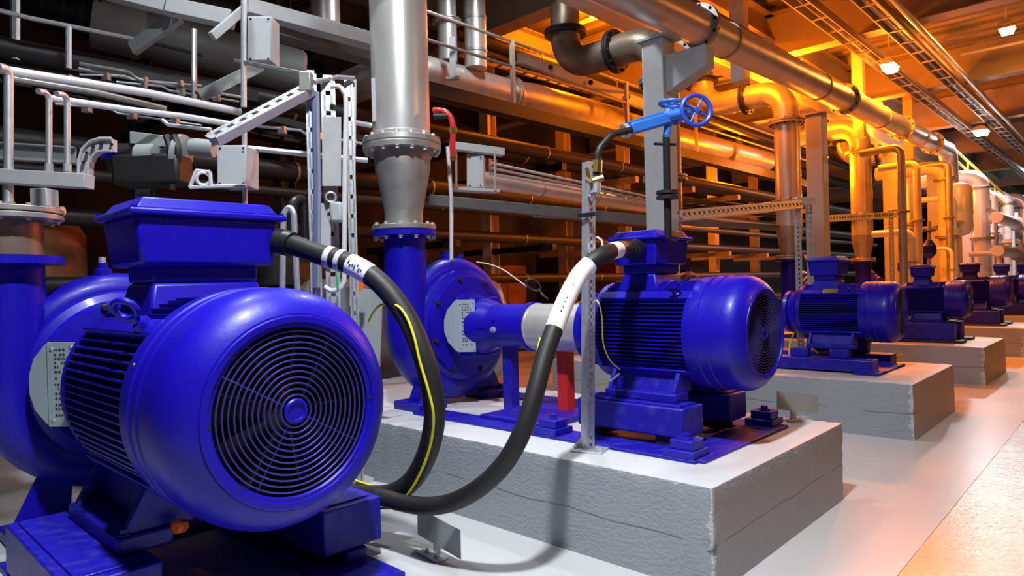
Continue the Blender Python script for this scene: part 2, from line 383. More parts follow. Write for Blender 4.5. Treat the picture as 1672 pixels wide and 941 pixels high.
# ------------------------------------------------------------------ motors (fan face at x=0, feet on z=0, shaft at HZ)
HZ = .435
def make_motor(loc, s, label, plate=None):
    t = thing('electric_motor', label, 'electric motor', loc, local=True); t.scale = (s,)*3
    X = V((1, 0, 0)); c = V((0, 0, HZ))
    def P(x, y, z): return V((x, y, z+HZ))
    # finned housing
    m = MB().lathe(c+X*-1.08, X, [(0, .285), (.74, .285)], 40)
    zz = -.225
    while zz < .23:                                         # side fins lie flat
        yo = min(.342, math.sqrt(.352**2-zz*zz)); yi = math.sqrt(max(.0, .28**2-zz*zz))
        for sg in (-1, 1): m.box(-1.075, -.36, *sorted((sg*yi, sg*yo)), HZ+zz-.0035, HZ+zz+.0035)
        zz += .0265
    yy = -.2
    while yy < .205:                                        # top and bottom fins stand upright
        zo = min(.345, math.sqrt(.355**2-yy*yy)); zi = math.sqrt(.28**2-yy*yy)
        for sg in (-1, 1): m.box(-1.075, -.36, yy-.0035, yy+.0035, *sorted((HZ+sg*zi, HZ+sg*zo)))
        yy += .0286
    housing = part('housing', m, BLUE, t, smooth=25)
    for sy in (-1, 1):                                      # corner ledges
        for sz in (-1, 1):
            k = V((0, sy*.243, sz*.243)); nrm = V((0, sy, sz)).normalized(); tg = V((0, -sz, sy)).normalized()
            part('corner_rail', MB().obox(c+X*-.72+k-nrm*.02, X*.355, tg*.032, nrm*.045), BLUE, t, .006)
    # end shield and flange
    part('end_shield', MB().lathe(c+X*-1.075, -X, [(0, .345), (.05, .345), (.075, .31), (.16, .25), (.19, .245), (.20, .272), (.25, .272), (.26, .10), (.31, .06)], 48), BLUE, t)
    # fan cover
    R = .371
    prof = [(-.395, R-.03), (-.395, R-.008), (-.38, R-.004), (-.315, R-.004), (-.31, R+.001), (-.297, R+.001), (-.292, R-.004), (-.245, R-.004), (-.24, R+.002), (-.225, R+.002), (-.22, R-.002), (-.13, R-.001), (-.11, R-.003), (-.09, R-.007), (-.072, R-.014), (-.055, R-.024), (-.04, R-.036), (-.026, R-.051), (-.014, R-.067), (-.007, .291), (-.007, .287), (-.002, .286), (0, .283), (0, .266), (-.006, .264), (-.006, .254), (-.012, .250), (-.03, .250), (-.035, .30), (-.12, .355), (-.38, .358), (-.395, R-.03)]
    cover = part('fan_cover', MB().lathe(c, X, prof, 96, 0, 0), BLUE, t, smooth=20)
    for i in range(8):
        a = 2*PI*(i+.02)/8; part('cover_screw', MB().lathe(c+X*-.007+V((0, math.cos(a), math.sin(a)))*.2595, X, [(0, .0062), (.003, .0055)], 10), BLACK, t, label='small dark screw')
    for i in range(6):
        a = 2*PI*(i+.5)/6+.1; nrm = V((0, math.cos(a), math.sin(a)))
        part('cover_screw', MB().lathe(c+X*-.345+nrm*(R-.005), nrm, [(0, .0085), (.004, .007)], 10), BLACK, t, label='small dark screw')
    g = MB(); nr = 12
    for i in range(nr): g.torus(c+X*-.012, X, .042+(.25-.042)*(i+.6)/nr-.004, .0030, 72, 6)
    for i in range(4):
        a = PI/4+i*PI/2+.25; e = V((0, math.cos(a), math.sin(a))); g.cyl(c+X*-.019+e*.03, c+X*-.019+e*.252, .003, n=6)
    grille = part('fan_grille', g, GRILLE, t)
    part('grille_hub', MB().lathe(c+X*-.022, X, [(0, .038), (.012, .038), (.016, .034), (.016, .027), (.011, .025), (.011, 0)], 32), BLUE, grille)
    f = MB().lathe(c+X*-.2, X, [(0, .30), (.02, .29), (.05, .12), (.09, .07), (.10, 0)], 40)
    for i in range(9):
        a = 2*PI*i/9; e = V((0, math.cos(a), math.sin(a))); q = V((0, -math.sin(a), math.cos(a)))
        f.obox(c+X*-.12+e*.18, X*.045, e*.11, q*.004)
    part('fan', f, BLACK, t)
    # terminal box
    b = MB().frustum((-.985, -.655, -.205, .205, HZ+.46), (-1.0, -.64, -.222, .222, HZ+.635))
    box = part('terminal_box', b, BLUE, t, .014, smooth=40)
    nk = MB().frustum((-.985, -.655, -.19, .19, HZ+.27), (-.95, -.69, -.165, .165, HZ+.40)); nk.box(-.95, -.69, -.165, .165, HZ+.40, HZ+.49)
    part('box_neck', nk, BLUE, t, .012)
    l = MB().box(-1.02, -.62, -.242, .242, HZ+.632, HZ+.655); l.frustum((-1.0, -.64, -.222, .222, HZ+.655), (-.975, -.665, -.195, .195, HZ+.698))
    lid = part('box_lid', l, BLUE, t, .007)
    for x in (-1.005, -.635):
        for y in (-.227, .227): bolt(lid, P(x, y, .653), (0, 0, 1), .009, .012, BLUE, 'lid_screw')
    # feet
    for sy in (-1, 1):
        y0, y1 = sorted((sy*.20, sy*.36))
        fm = MB().box(-.99, -.44, y0, y1, 0, .055)
        part('foot', fm, BLUED, t, .008)
        for x in (-.98, -.49):
            part('foot_web', MB().prism([(x, sy*.345, .05), (x, sy*.13, .05), (x, sy*.13, .23), (x, sy*.25, .23)], (.03, 0, 0)), BLUED, t, .004)
        part('foot_skirt', MB().prism([(-.96, sy*.27, .05), (-.96, sy*.25, .05), (-.96, sy*.20, .22), (-.96, sy*.22, .22)], (.48, 0, 0)), BLUED, t, .003)
        for x in (-.92, -.47): bolt(t, (x, sy*.335, .055), (0, 0, 1), .014, .02, BLUED, 'foot_bolt')
    # lifting eyes on the upper ledges
    for sy, x in ((-1, -.47), (1, -.92)):
        nrm = V((0, sy, 1)).normalized(); q = c+V((x, sy*.243, .243))+nrm*.025
        e = MB().lathe(q, nrm, [(0, .028), (.02, .028), (.025, .018), (.045, .015)], 16); e.torus(q+nrm*.075, V((.5, sy*.6, -.6)), .036, .011, 28, 10)
        part('lifting_eye', e, BLUE, t)
    if plate:
        e = MB().obox(c+V((-.72, -.245, .25))+V((0, -1, 1)).normalized()*.02, X*.09, V((0, 1, 1)).normalized()*.035, V((0, -1, 1)).normalized()*.004)
        part('rating_plate', e, plate, t, label='small yellowish rating plate')
    return t
M2 = make_motor((-1.745, 4.17, .825), 1.0, 'blue electric motor on the large plinth beside the perforated post')
M1 = dup(M2, (-2.85, 1.57, .376), 'huge blue electric motor filling the lower left, its round grille facing us', scale=1.55)
for ch in M1.children:
    if ch.name.split('.')[0] in ('terminal_box', 'box_lid', 'box_neck'): ch.scale = (1, 1.17, 1); ch.location = (0, .035, 0)
M3 = make_motor((-1.97, 8.35, .795), .93, 'blue electric motor with yellowish plate on the third plinth', BRASS)
MOT = []
for k in range(6):
    y = 12.55+4.214*k
    MOT.append(dup(M2, (-1.98 if k else -2.0, y, .86), 'dark blue electric motor on the %s plinth of the row' % nth[k], 'motors receding along the aisle', scale=.80 if k == 0 else .86, skip=('cover_screw', 'foot_bolt')))

# ------------------------------------------------------------------ steel bases under the motors
def base_frame(x1, y, z0, zt, s, label, by=.32, L=1.9, ay=.56, k=1, ax=-.25):
    t = thing('base_frame', label, 'steel base frame', (x1-.5, y, z0)); p = lambda q: x1+q
    e = .012
    for sy in (-1, 1):
        yy = y+sy*by*s; w = .13*s
        zb = z0+.28*(zt-z0)
        part('beam', MB().box(p(-1.165*s), p(-.345*s), yy-w, yy+w, zb, zt-.012), BLUED, t, .012)
        part('beam_pad', MB().box(p(-1.13*s), p(-.38*s), yy-w*.75, yy+w*.75, zt-.014, zt), BLUED, t, .004)
        part('side_plate', MB().box(p(-L*s), p(-.16*s), y+sy*(ay-.04)*s-.14*s, y+sy*(ay-.04)*s+.10*s, z0, z0+.02*s), BLUED, t, .004)
        for x in (ax, -1.28 if L > 2 else -.9):
            q = y+sy*ay*s
            a = part('anchor_block', MB().box(p((x-.12)*s), p((x+.08)*s), q-.10*s*k, q+.10*s*k, z0+.02*s, z0+.065*s), BLUED, t, .006)
            part('anchor_cap', MB().box(p((x-.085)*s), p((x+.065)*s), q-.075*s*k, q+.06*s*k, z0+.065*s, z0+(.065+.055*k)*s), BLUED, a, .006)
            bolt(a, (p((x-.01)*s), q-.01, z0+(.065+.055*k)*s), (0, 0, 1), .026*s, .034*s, BLUED)
        for x in (-1.05, -.5): part('riser', MB().box(p((x-.06)*s), p((x+.06)*s), yy-w*.8, yy+w*.8, z0+.02*s, zb), DARK, t)
    part('cross_plate', MB().box(p(-.40*s), p(-.12*s), y-(ay+.06)*s, y+(ay+.06)*s, z0, z0+.018*s), BLUED, t, .004)
    part('cross_plate', MB().box(p(-2.1*s) if L > 2 else p(-1.4*s), p(-1.45*s) if L > 2 else p(-1.2*s), y-.5*s, y+.5*s, z0+.004, z0+.05*s), BLUED, t, .006)
    return t
base_frame(-1.745, 4.17, .548, .825, 1.0, 'blue steel base frame bolted down under the second motor', L=2.74)
base_frame(-2.85, 1.57, 0, .376, 1.5, 'blue steel base frame under the huge nearest motor', L=1.45, by=.41, ay=.42, k=.45, ax=-.42)
def skid(x1, y, z0, zt, s, label, group=None):
    t = thing('base_frame', label, 'steel base frame', (x1-.5, y, z0), group)
    for sy in (-1, 1):
        yy = y+sy*.36*s
        part('beam', MB().box(x1-1.75*s, x1-.18*s, yy-.14*s, yy+.10*s, z0+.02, z0+.15), BLUED, t, .01)
        for x in (-.55, -.98): part('motor_support', MB().box(x1+(x-.1)*s, x1+(x+.1)*s, yy-.05, yy+.07, z0+.15, zt), BLUED, t, .008)
        a = part('anchor_block', MB().box(x1-.36*s, x1-.10*s, yy-.22*s, yy+.1*s, z0, z0+.03), BLUED, t, .005)
        part('anchor_cap', MB().frustum((x1-.32*s, x1-.14*s, yy-.2*s, yy, z0+.03), (x1-.28*s, x1-.18*s, yy-.16*s, yy-.04*s, z0+.07)), BLUED, a, .004)
        bolt(a, (x1-.23*s, yy-.1*s, z0+.07), (0, 0, 1), .02, .025, BLUED)
    part('cross_plate', MB().box(x1-.38*s, x1-.1*s, y-.5*s, y+.5*s, z0, z0+.022), BLUED, t, .004)
    return t
skid(-1.97, 8.35, .548, .795, 1.0, 'low bright blue skid frame under the third motor')
def block_base(x1, y, z0, zt, s, label, group):
    t = thing('base_frame', label, 'steel base frame', (x1-.5, y, z0), group)
    for sy in (-1, 1):
        part('beam', MB().box(x1-1.3*s, x1-.2*s, y+sy*.35*s-.12, y+sy*.35*s+.12, z0+.04, zt-.015), BLUED, t, .012)
        part('beam_pad', MB().box(x1-1.25*s, x1-.3*s, y+sy*.33*s-.1, y+sy*.33*s+.1, zt-.016, zt), BLUED, t, .004)
        part('foot_plate', MB().box(x1-1.5*s, x1-.05*s, y+sy*.4*s-.16, y+sy*.4*s+.16, z0, z0+.041), DARK, t, .004)
    return t
for k in range(6):
    y = 12.55+4.214*k; block_base(-2.0, y, .548, .86, .85, 'dark blue box base under the motor on the %s plinth' % nth[k], 'bases receding along the aisle')

# ------------------------------------------------------------------ pumps (volute centre at x=0, base on z=0)
PH = .712
def make_pump(loc, s, label, H=PH, short=0, rise=.80):
    t = thing('centrifugal_pump', label, 'pump', loc, local=True); t.scale = (s,)*3
    c = V((0, 0, H)); X = V((1, 0, 0)); N = 44; m = MB(); pts = []; rs = []
    for i in range(N+1):
        u = i/N; a = math.radians(140-320*u); rc = .50+.03*u; pts.append(c+V((0, math.cos(a)*rc, math.sin(a)*rc))); rs.append(.10+.085*u)
    top = c+V((0, -.53, rise))
    for i in range(1, 9): pts.append(pts[N].lerp(top, i/8)); rs.append(.185-.006*i/8)
    m.tube(pts, rs, 24)
    m.lathe(c+X*-.2, X, [(0, .42), (.06, .50), (.3, .50), (.36, .45)], 56)
    vol = part('volute', m, BLUE, t, smooth=40)
    part('discharge_flange', MB().lathe(top, (0, 0, 1), [(0, .19), (.0, .277), (.045, .277), (.05, .2)], 40), BLUE, t)
    part('casing_cover', MB().lathe(c+X*.1, X, [(0, .50), (.05, .505), (.07, .495), (.09, .455), (.115, .45), (.135, .44), (.14, .40), (.15, .30), (.19, .25)], 64), BLUE, t, smooth=25)
    for i in range(8):
        a = 2*PI*(i+.35)/8; bolt(t, c+X*.215+V((0, math.cos(a), math.sin(a)))*.425, X, .020, .05, DARK)
    # bearing bracket
    oc = [(-.13, -.27), (.13, -.27), (.2, -.18), (.2, .2), (.16, .25), (-.16, .25), (-.2, .2), (-.2, -.18)]
    part('bearing_bracket', MB().prism([(.24, y, z+H) for y, z in oc], (.20, 0, 0)), BLUE, t, .012)
    b = MB().lathe(c+X*.42, X, [(0, .25), (.02, .18), (.03, .12)] if short else [(0, .25), (.06, .235), (.16, .19), (.2, .185), (.56, .185), (.57, .205), (.62, .205), (.63, .12)], 40)
    for sy in (() if short else (-1, 1)): b.prism([(.42, sy*.24, H-.01), (.42, sy*.16, H-.01), (.62, sy*.16, H-.01), (.62, sy*.19, H-.01)], (0, 0, .02))
    part('bearing_housing', b, BLUE, t)
    for i in range(0 if short else 8):
        a = 2*PI*i/8; bolt(t, c+X*1.05+V((0, math.cos(a), math.sin(a)))*.165, X, .011, .012, BLUE)
    q = c+V((.72, -.185, -.02))
    if not short: bolt(t, q, (0, -1, 0), .018, .03, GALV, 'drain_plug'); bolt(t, c+V((.72, -.175, .06)), (0, -1, .3), .012, .025, BLUE, 'drain_plug')
    lug = part('filler_cap', MB().lathe(c+V((0, -.05, .60)), (0, 0, 1), [(0, .05), (.04, .05), (.045, .03), (.08, .03)], 16), BLUE, t)
    bolt(lug, c+V((0, .12, .60)), (0, 0, 1), .03, .05, BLUE)
    if not short: part('support_leg', MB().box(.68, .78, -.05, .05, 0, H-.17), BLUED, t, .006)
    for sy in (-1, 1):
        y = sy*.42
        part('foot_pad', MB().box(-.16, .2, y-.16, y+.16, 0, .07), BLUED, t, .01)
        part('foot_gusset', MB().prism([(.02, y-.14*sy*-1, .07), (.02, y-.15*sy, .07), (.02, sy*.25, .32), (.02, sy*.42, .36)], (.035, 0, 0)), BLUE, t, .005)
        bolt(t, (.13, y+.07*sy, .07), (0, 0, 1), .028, .04, BLUED)
    # guard plate with half-round window cover and stamped column
    U = V((.80, .60, 0)).normalized(); n0 = V((.60, -.80, 0)).normalized(); o = V((.40, -.39 if short else -.235, H+.01))
    def plate_at(u, z, d=0): return o+U*u+V((0, 0, z))+n0*d
    poly = [plate_at(-.04, -.23), plate_at(-.04, .23)]; hb = [(-.07, .21), (-.135, .14), (-.165, .05), (-.165, -.05), (-.135, -.14), (-.07, -.21)]
    poly += [plate_at(*q) for q in hb]
    pl = part('guard_plate', MB().prism(poly, n0*.006), PLATE, t, .002, label='pale half-round guard plate')
    sm = MB().prism([plate_at(-.045, -.225, .004), plate_at(.11, -.225, .004), plate_at(.11, .225, .004), plate_at(-.045, .225, .004)], n0*.012)
    k = MB(); rd = random.Random(3); z = .185
    while z > -.18:                                          # rows of stamped marks, too small to read in the photograph
        u = -.005
        while u < .075:
            wd = rd.choice((.008, .012, .016))
            if rd.random() < .75: k.obox(plate_at(u+wd/2, z, .0165), U*wd*.4, V((0, 0, .006)), n0*.001)
            u += wd+.005
        z -= rd.choice((.022, .026, .034))
    st = inked('name_strip', sm, k, PLATE, INK, t, 0, 'pale plate stamped with rows of dark marks')
    for u, z in ((-.02, .19), (-.02, -.19), (.095, .2), (.095, -.2)): bolt(st, plate_at(u, z, .016), n0, .008, .006, GALV)
    return t
PUMP2 = make_pump((-4.70, 4.17, .548), 1.0, 'blue centrifugal pump with pale stamped plate behind the looping black hoses')
PUMP1 = make_pump((-5.45, 1.57, 0), 1.17, 'blue centrifugal pump at the left edge behind the huge motor', H=1.05/1.17, short=1, rise=.665)
for k in range(6):
    dup(PUMP2, (-4.6, 8.35+4.214*k, .548), 'blue pump behind the motor on the %s plinth' % (['third']+nth)[k], 'pumps receding along the row', scale=.9)
# coupling guards and posts between pump and motor
def coupling(x0, x1, y, z, r, z0, label):
    t = thing('coupling_guard', label, 'coupling guard', ((x0+x1)/2, y, z-r)); X = V((1, 0, 0))
    part('sleeve', MB().lathe((x0, y, z), X, [(0, r-.02), (0, r), (.006, r+.006), (.02, r+.006), (.026, r), (x1-x0-.03, r), (x1-x0-.02, r+.006), (x1-x0, r+.006), (x1-x0, r-.02)], 48, 0, 0), STEEL, t, smooth=25)
    part('shaft', MB().cyl((x0-.15, y, z), (x1+.2, y, z), .06), DARK, t)
    return t
coupling(-3.66, -3.09, 4.17, 1.26, .19, .548, 'brushed steel coupling guard between the second pump and motor')
t = thing('guard_post', 'red steel post under the steel coupling guard', 'post', (-3.40, 4.22, .548))
part('post', MB().box(-3.46, -3.36, 4.17, 4.27, .56, 1.08), RED, t, .004); part('foot', MB().box(-3.50, -3.32, 4.13, 4.31, .548, .56), RED, t, .003)
# ------------------------------------------------------------------ hoses, wires and posts in front
def on_path(path, t):                                       # point and direction at fraction t of a path
    L = [0]
    for a, b in zip(path, path[1:]): L.append(L[-1]+(b-a).length)
    s = t*L[-1]
    for i in range(len(path)-1):
        if L[i+1] >= s: return path[i].lerp(path[i+1], (s-L[i])/max(1e-9, L[i+1]-L[i])), (path[i+1]-path[i]).normalized()
def seg(path, t0, t1, n=8): return [on_path(path, t0+(t1-t0)*i/n)[0] for i in range(n+1)]
def hose(name, label, wp, r, gland_dir=None):
    path = spline([at(*q) for q in wp], .0095)
    t = thing(name, label, 'hose', path[-1])
    part('hose', MB().tube(path, r, 18, r*.045), RUBBER, t, smooth=60)
    return t, path
H1, P1c = hose('cable_hose', 'thick black cable hose from the huge motor, looping down with a yellow wire strapped on', [(452, 393, 4.12), (475, 399, 4.1), (520, 415, 4.02), (575, 433, 3.95), (620, 462, 3.9), (660, 512, 3.85), (690, 578, 3.8), (706, 640, 3.8), (709, 690, 3.85), (697, 742, 3.95), (673, 785, 4.08), (640, 806, 4.2), (600, 809, 4.3), (555, 803, 4.45), (515, 800, 4.55)], .060)
for (a, b, m_, nm, lb, k) in ((0, .035, BLACK, 'gland', None, 1.3), (.125, .137, WHITE, 'hose_clamp', 'pale ring clamp', 1.12), (.150, .160, WHITE, 'hose_clamp', 'pale ring clamp', 1.12), (.175, .222, TAPE, 'label_sleeve', 'white label sleeve with dark handwriting', 1.07)):
    k_ = MB()
    if nm == 'label_sleeve':
        rd = random.Random(1)
        for i in range(7):
            p, dr = on_path(P1c, .182+.005*i); v = (CAM-p).normalized(); v = (v-dr*v.dot(dr)).normalized(); w_ = dr.cross(v)
            k_.obox(p+v*.0638+w_*.012*rd.uniform(-1, 1), dr*.005, w_*.012*rd.uniform(.5, 1), v*.0015)
    inked(nm, MB().tube(seg(P1c, a, b), .060*k, 20), k_, m_, INK, H1, label=lb)
H2, P2c = hose('cable_hose', 'black cable hose from the second motor with white tape bands, hanging before the plinth', [(1040, 407, 4.60), (1015, 407, 4.32), (985, 416, 4.06), (952, 442, 3.98), (928, 482, 3.88), (908, 530, 3.78), (890, 580, 3.7), (874, 640, 3.62), (855, 700, 3.58), (825, 755, 3.6), (785, 795, 3.66), (742, 819, 3.76), (700, 827, 3.86), (660, 822, 4.0), (615, 810, 4.15)], .050)
for (a, b, m_, nm, lb, k) in ((0, .045, BLACK, 'gland', None, 1.35), (.047, .06, BLACK, 'gland_nut', None, 1.18), (.108, .125, BLACK, 'hose_clamp', None, 1.14), (.126, .165, TAPE, 'tape_band', 'short white tape band', 1.07), (.24, .40, TAPE, 'tape_band', 'long white tape band with faint writing', 1.07)):
    k_ = MB()
    if lb and 'long' in lb:
        rd = random.Random(2)
        for i in range(9):
            p, dr = on_path(P2c, .29+.01*i); v = (CAM-p).normalized(); v = (v-dr*v.dot(dr)).normalized(); w_ = dr.cross(v)
            if rd.random() < .7: k_.obox(p+v*.0536, dr*.004, w_*.008*rd.uniform(.4, 1), v*.0012)
    inked(nm, MB().tube(seg(P2c, a, b, 10), .050*k, 20), k_, m_, INK, H2, label=lb)
o = MB().tube(spline([at(*q) for q in [(660, 822, 4.1), (640, 815, 4.25), (610, 802, 4.4), (585, 795, 4.6)]], .03), .035, 14)
t = thing('cable_stub', 'grey capped cable end beside the foot of the huge motor', 'cable', at(640, 812, 4.3)); part('cable', o, RUBBER, t)
part('end_sleeve', MB().tube([at(648, 802, 4.33), at(610, 796, 4.45)], .038, 14), GREY, t)
def wire(label, wp, r=.006, m=None, cat='wire', name='earth_wire'):
    return solo(name, MB().tube(spline([at(*q) for q in wp], .02), r, 8), m or YEL, label, cat)
wire('yellow-green earth wire strapped along the black hose of the huge motor', [(602, 525, 4.1), (612, 507, 4.0), (626, 497, 3.9), (648, 499, 3.8), (664, 518, 3.76), (676, 550, 3.73), (686, 592, 3.72), (700, 640, 3.72), (708, 680, 3.74), (704, 722, 3.8), (690, 765, 3.88), (668, 805, 3.98), (645, 827, 4.08), (622, 830, 4.15), (596, 822, 4.3)], .0075)
wire('orange-yellow wire lying behind the looping black hose', [(672, 772, 4.22), (650, 793, 4.3), (625, 797, 4.36), (590, 788, 4.45), (570, 780, 4.5)], .007)
wire('yellow-green wire leading from the coupling past the post to the motor foot', [(940, 497, 4.9), (960, 489, 4.6), (976, 493, 4.25), (983, 520, 4.27), (985, 560, 4.35), (996, 588, 4.40), (1012, 603, 4.42)], .0045)
wire('yellow-green wire hanging to the left of the perforated post', [(962, 520, 4.7), (961, 560, 4.6), (958, 612, 4.5), (963, 630, 4.45), (975, 629, 4.3), (995, 623, 4.38), (1012, 610, 4.4)], .005)
wire('thin yellow wire on the coupling side of the black hose', [(882, 552, 3.85), (876, 580, 3.76), (870, 606, 3.70)], .005)
wire('pale wire arching over the second pump to the steel coupling', [(778, 428, 6.0), (800, 432, 6.0), (822, 441, 5.95), (846, 458, 5.9), (868, 474, 5.85)], .006, m=CREAM)
t = thing('vibration_probe', 'black looped probe lead above the steel coupling', 'cable', at(873, 466, 5.8))
part('loop', MB().tube(spline([at(*q) for q in [(858, 460, 5.8), (868, 456, 5.8), (880, 464, 5.8), (882, 474, 5.8), (872, 475, 5.8), (862, 468, 5.8), (857, 461, 5.8)]], .01), .010, 8), RUBBER, t)
part('lead', MB().tube(spline([at(*q) for q in [(880, 472, 5.8), (886, 482, 5.75), (894, 488, 5.6)]], .01), .010, 8), RUBBER, t)
# perforated post with light blue valve on top
def perforated(mb, a, b, w, dpt, face, pitch=.05, th=.004, slot=.5):
    """channel from a to b, its web a ladder of bridges so that the slots are real holes; face = web normal"""
    a = V(a); b = V(b); ax = (b-a).normalized(); L = (b-a).length; n = V(face); n = (n-ax*n.dot(ax)).normalized(); s = ax.cross(n)
    mid = (a+b)/2; k = w*.5; q = w*.16
    for sg in (-1, 1):
        mb.obox(mid+s*sg*(k-q/1)*1.0, ax*L/2, s*q, n*th/2)                 # web edges
        mb.obox(mid+s*sg*k-n*dpt/2, ax*L/2, s*th/2, n*dpt/2)               # flanges
        mb.obox(mid+s*sg*(k-.008)-n*dpt, ax*L/2, s*.008, n*th/2)           # lips
    m_ = int(L/pitch)
    for i in range(m_+1): mb.obox(a+ax*min(L, i*pitch), ax*pitch*(1-slot)/2, s*(k-q), n*th/2)
    return mb
pb = V((-2.585, 3.43, .548)); ptop = at(980, 262, 4.19)
ptop = V((pb.x+.06, 3.44, ptop.z))
t = thing('perforated_post', 'tall grey perforated post standing on the large plinth, hose strapped near its top', 'post', pb)
part('channel', perforated(MB(), pb+V((0, 0, .012)), ptop, .062, .055, V((.95, -.2, 0)), .045, .004), GALV, t)
part('base_plate', MB().obox(pb+V((0, 0, .006)), V((.10, .03, 0)), V((-.028, .09, 0)), V((0, 0, .006))), GALV, t, .002)
part('base_gusset', MB().prism([pb+V((-.04, -.02, .012)), pb+V((-.11, -.05, .012)), pb+V((-.04, -.02, .10))], V((-.012, .04, 0))), GALV, t, .002)
for q in ((.075, .0), (-.06, .06), (-.075, -.06)): bolt(t, pb+V((q[0], q[1], .012)), (0, 0, 1), .011, .016, GALV)
for z in (.95, 1.8, 2.15): bolt(t, pb.lerp(ptop, (z-.548)/(ptop.z-.548))+V((.008, -.034, 0)), (0, -1, 0), .009, .01, GALV)
part('strap', MB().box(pb.x-.02, pb.x+.11, 3.385, 3.395, 2.02, 2.045), BLACK, t)
part('clip', MB().tube(spline([at(*q) for q in [(960, 415, 4.3), (962, 400, 4.3), (970, 388, 4.28), (982, 392, 4.26), (984, 410, 4.26)]], .02), .007, 8), WHITE, t)
# valve and its pipework
ve = thing('sample_pipe', 'thin dark steel pipe bending over from the perforated post to the blue valve', 'pipe', ptop)
pa = [at(974, 300, 4.25), at(976, 245, 4.25), at(998, 220, 4.3), at(1030, 212, 4.4)]
part('pipe', MB().tube(elbows(pa, .11), .022, 12), DARK, ve)
part('coupling_nut', MB().tube([at(974, 282, 4.25), at(975, 262, 4.25)], .034, 8), BRASS, ve); part('coupling_nut', MB().tube([at(973, 315, 4.25), at(974, 298, 4.25)], .03, 8), GALV, ve)
cl = part('needle_valve', MB().tube([at(966, 296, 4.24), at(985, 290, 4.24)], .022, 10), BRASS, ve)
part('needle_handle', MB().tube([at(957, 291, 4.22), at(966, 296, 4.22)], .014, 8).tube([at(958, 274, 4.22), at(962, 296, 4.22)], .012, 8), BRASS, cl)
t = thing('gate_valve', 'light blue valve with round handwheel in front of the tall grey column', 'valve', at(1065, 205, 4.5))
D0 = 4.45
a, b = at(1020, 214, 4.42), at(1104, 190, 4.55); ax = (b-a).normalized(); upv = V((0, 0, 1)); sd = ax.cross(upv).normalized(); u2 = sd.cross(ax).normalized()
part('body', MB().obox((a+b)/2, ax*(b-a).length*.40, sd*.040, u2*.038), SKY, t, .014)
part('body_flange', MB().cyl(a-ax*.01, a+ax*.02, .048, n=20), GALV, t); part('body_flange', MB().cyl(b-ax*.02, b+ax*.015, .055, n=20), SKY, t)
part('tie_bar', MB().obox((a+b)/2+u2*.045, ax*(b-a).length*.42, sd*.012, u2*.008), SKY, t, .003)
c0 = at(1100, 182, 4.55)
part('bonnet', MB().tube([at(1085, 200, 4.52), at(1094, 180, 4.52)], .036, 16), SKY, t)
part('spindle_arm', MB().tube([at(1090, 190, 4.52), at(1130, 181, 4.40)], [.034, .03], 14), SKY, t)
wc = at(1137, 180, 4.38); wx = (ray(1175, 176)*4.0+CAM-wc).normalized(); wx = V((.80, -.62, .02)).normalized()
def handwheel(name, c, ax, R, parent, m, spokes=4):
    ax = V(ax).normalized(); q = ax.orthogonal().normalized(); w_ = ax.cross(q)
    o = part(name, MB().torus(c, ax, R, R*.16, 40, 10), m, parent)
    s = MB().lathe(c-ax*R*.12, ax, [(0, R*.2), (R*.28, R*.2), (R*.3, R*.1)], 16)
    for i in range(spokes):
        a = 2*PI*i/spokes+.4; s.tube([c, c+(q*math.cos(a)+w_*math.sin(a))*R], R*.085, 8)
    part('spokes', s, m, o)
handwheel('handwheel', wc, wx, .098, t, mat('handwheel_blue', (.03, .07, .5), .4, coat=.2))
handwheel('handwheel', at(1098, 169, 4.62), V((.05, .05, 1)), .085, t, SKY)
part('drain_leg', MB().tube([at(1092, 195, 4.53), at(1088, 225, 4.53)], .026, 12), SKY, t)
t = thing('drop_pipe', 'black pipe running down the tall grey column below the blue valve', 'pipe', at(1086, 380, 4.56))
part('pipe', MB().tube([at(1088, 222, 4.53), at(1091, 390, 4.56)], .026, 12), BLACK, t)
part('clip', MB().tube([at(1068, 235, 4.53), at(1104, 236, 4.53)], .01, 8), BLACK, t)
q = at(1090, 318, 4.55); part('flange', MB().lathe(q-V((0, 0, .03)), (0, 0, 1), [(0, .03), (0, .075), (.022, .075), (.022, .03), (.034, .03), (.034, .075), (.056, .075), (.056, .03)], 20), DARK, t)
# folded steel brackets on the ground and on the plinth
def bracket(TL, BL, BR, TR, post, base, D_, label):
    t = thing('sign_bracket', label, 'bracket', base)
    TL, BL, BR, TR = [at(*q) for q in (TL, BL, BR, TR)]
    n = (TR-TL).cross(BL-TL).normalized(); n = n if n.dot(CAM-TL) > 0 else -n
    part('plate', MB().prism([TL, BL, BR, TR], -n*.004), GREYM, t)
    u = (BR-BL).normalized(); pc = BL.lerp(BR, post)
    g = V((pc.x, pc.y, base.z))
    part('stem', MB().prism([pc-u*.03+V((0, 0, .015)), pc+u*.04+V((0, 0, .015)), V((g.x, g.y, base.z+.012))+u*.04, V((g.x, g.y, base.z+.012))-u*.03], -n*.004), GREYM, t)
    nn = V((n.x, n.y, 0)).normalized(); uu = V((u.x, u.y, 0)).normalized()
    part('base_plate', MB().obox(g+nn*.03+V((0, 0, .006)), uu*.11, nn*.045, V((0, 0, .006))), GALV, t, .002)
    for q in (-.05, .05): bolt(t, g+nn*.03+uu*q+V((0, 0, .012)), (0, 0, 1), .013, .02, GALV)
bracket((681, 829, 4.20), (682, 873, 4.20), (752, 914, 3.86), (751, 866, 3.86), .45, V((-3.03, 2.52, 0)), 4, 'bent grey steel plate bracket bolted to the floor before the large plinth')
bracket((1269, 639, 5.0), (1269, 669, 5.0), (1336, 675, 5.15), (1336, 645, 5.15), .38, V((-1.94, 5.08, .548)), 5, 'bent grey steel plate bracket on the far edge of the large plinth')
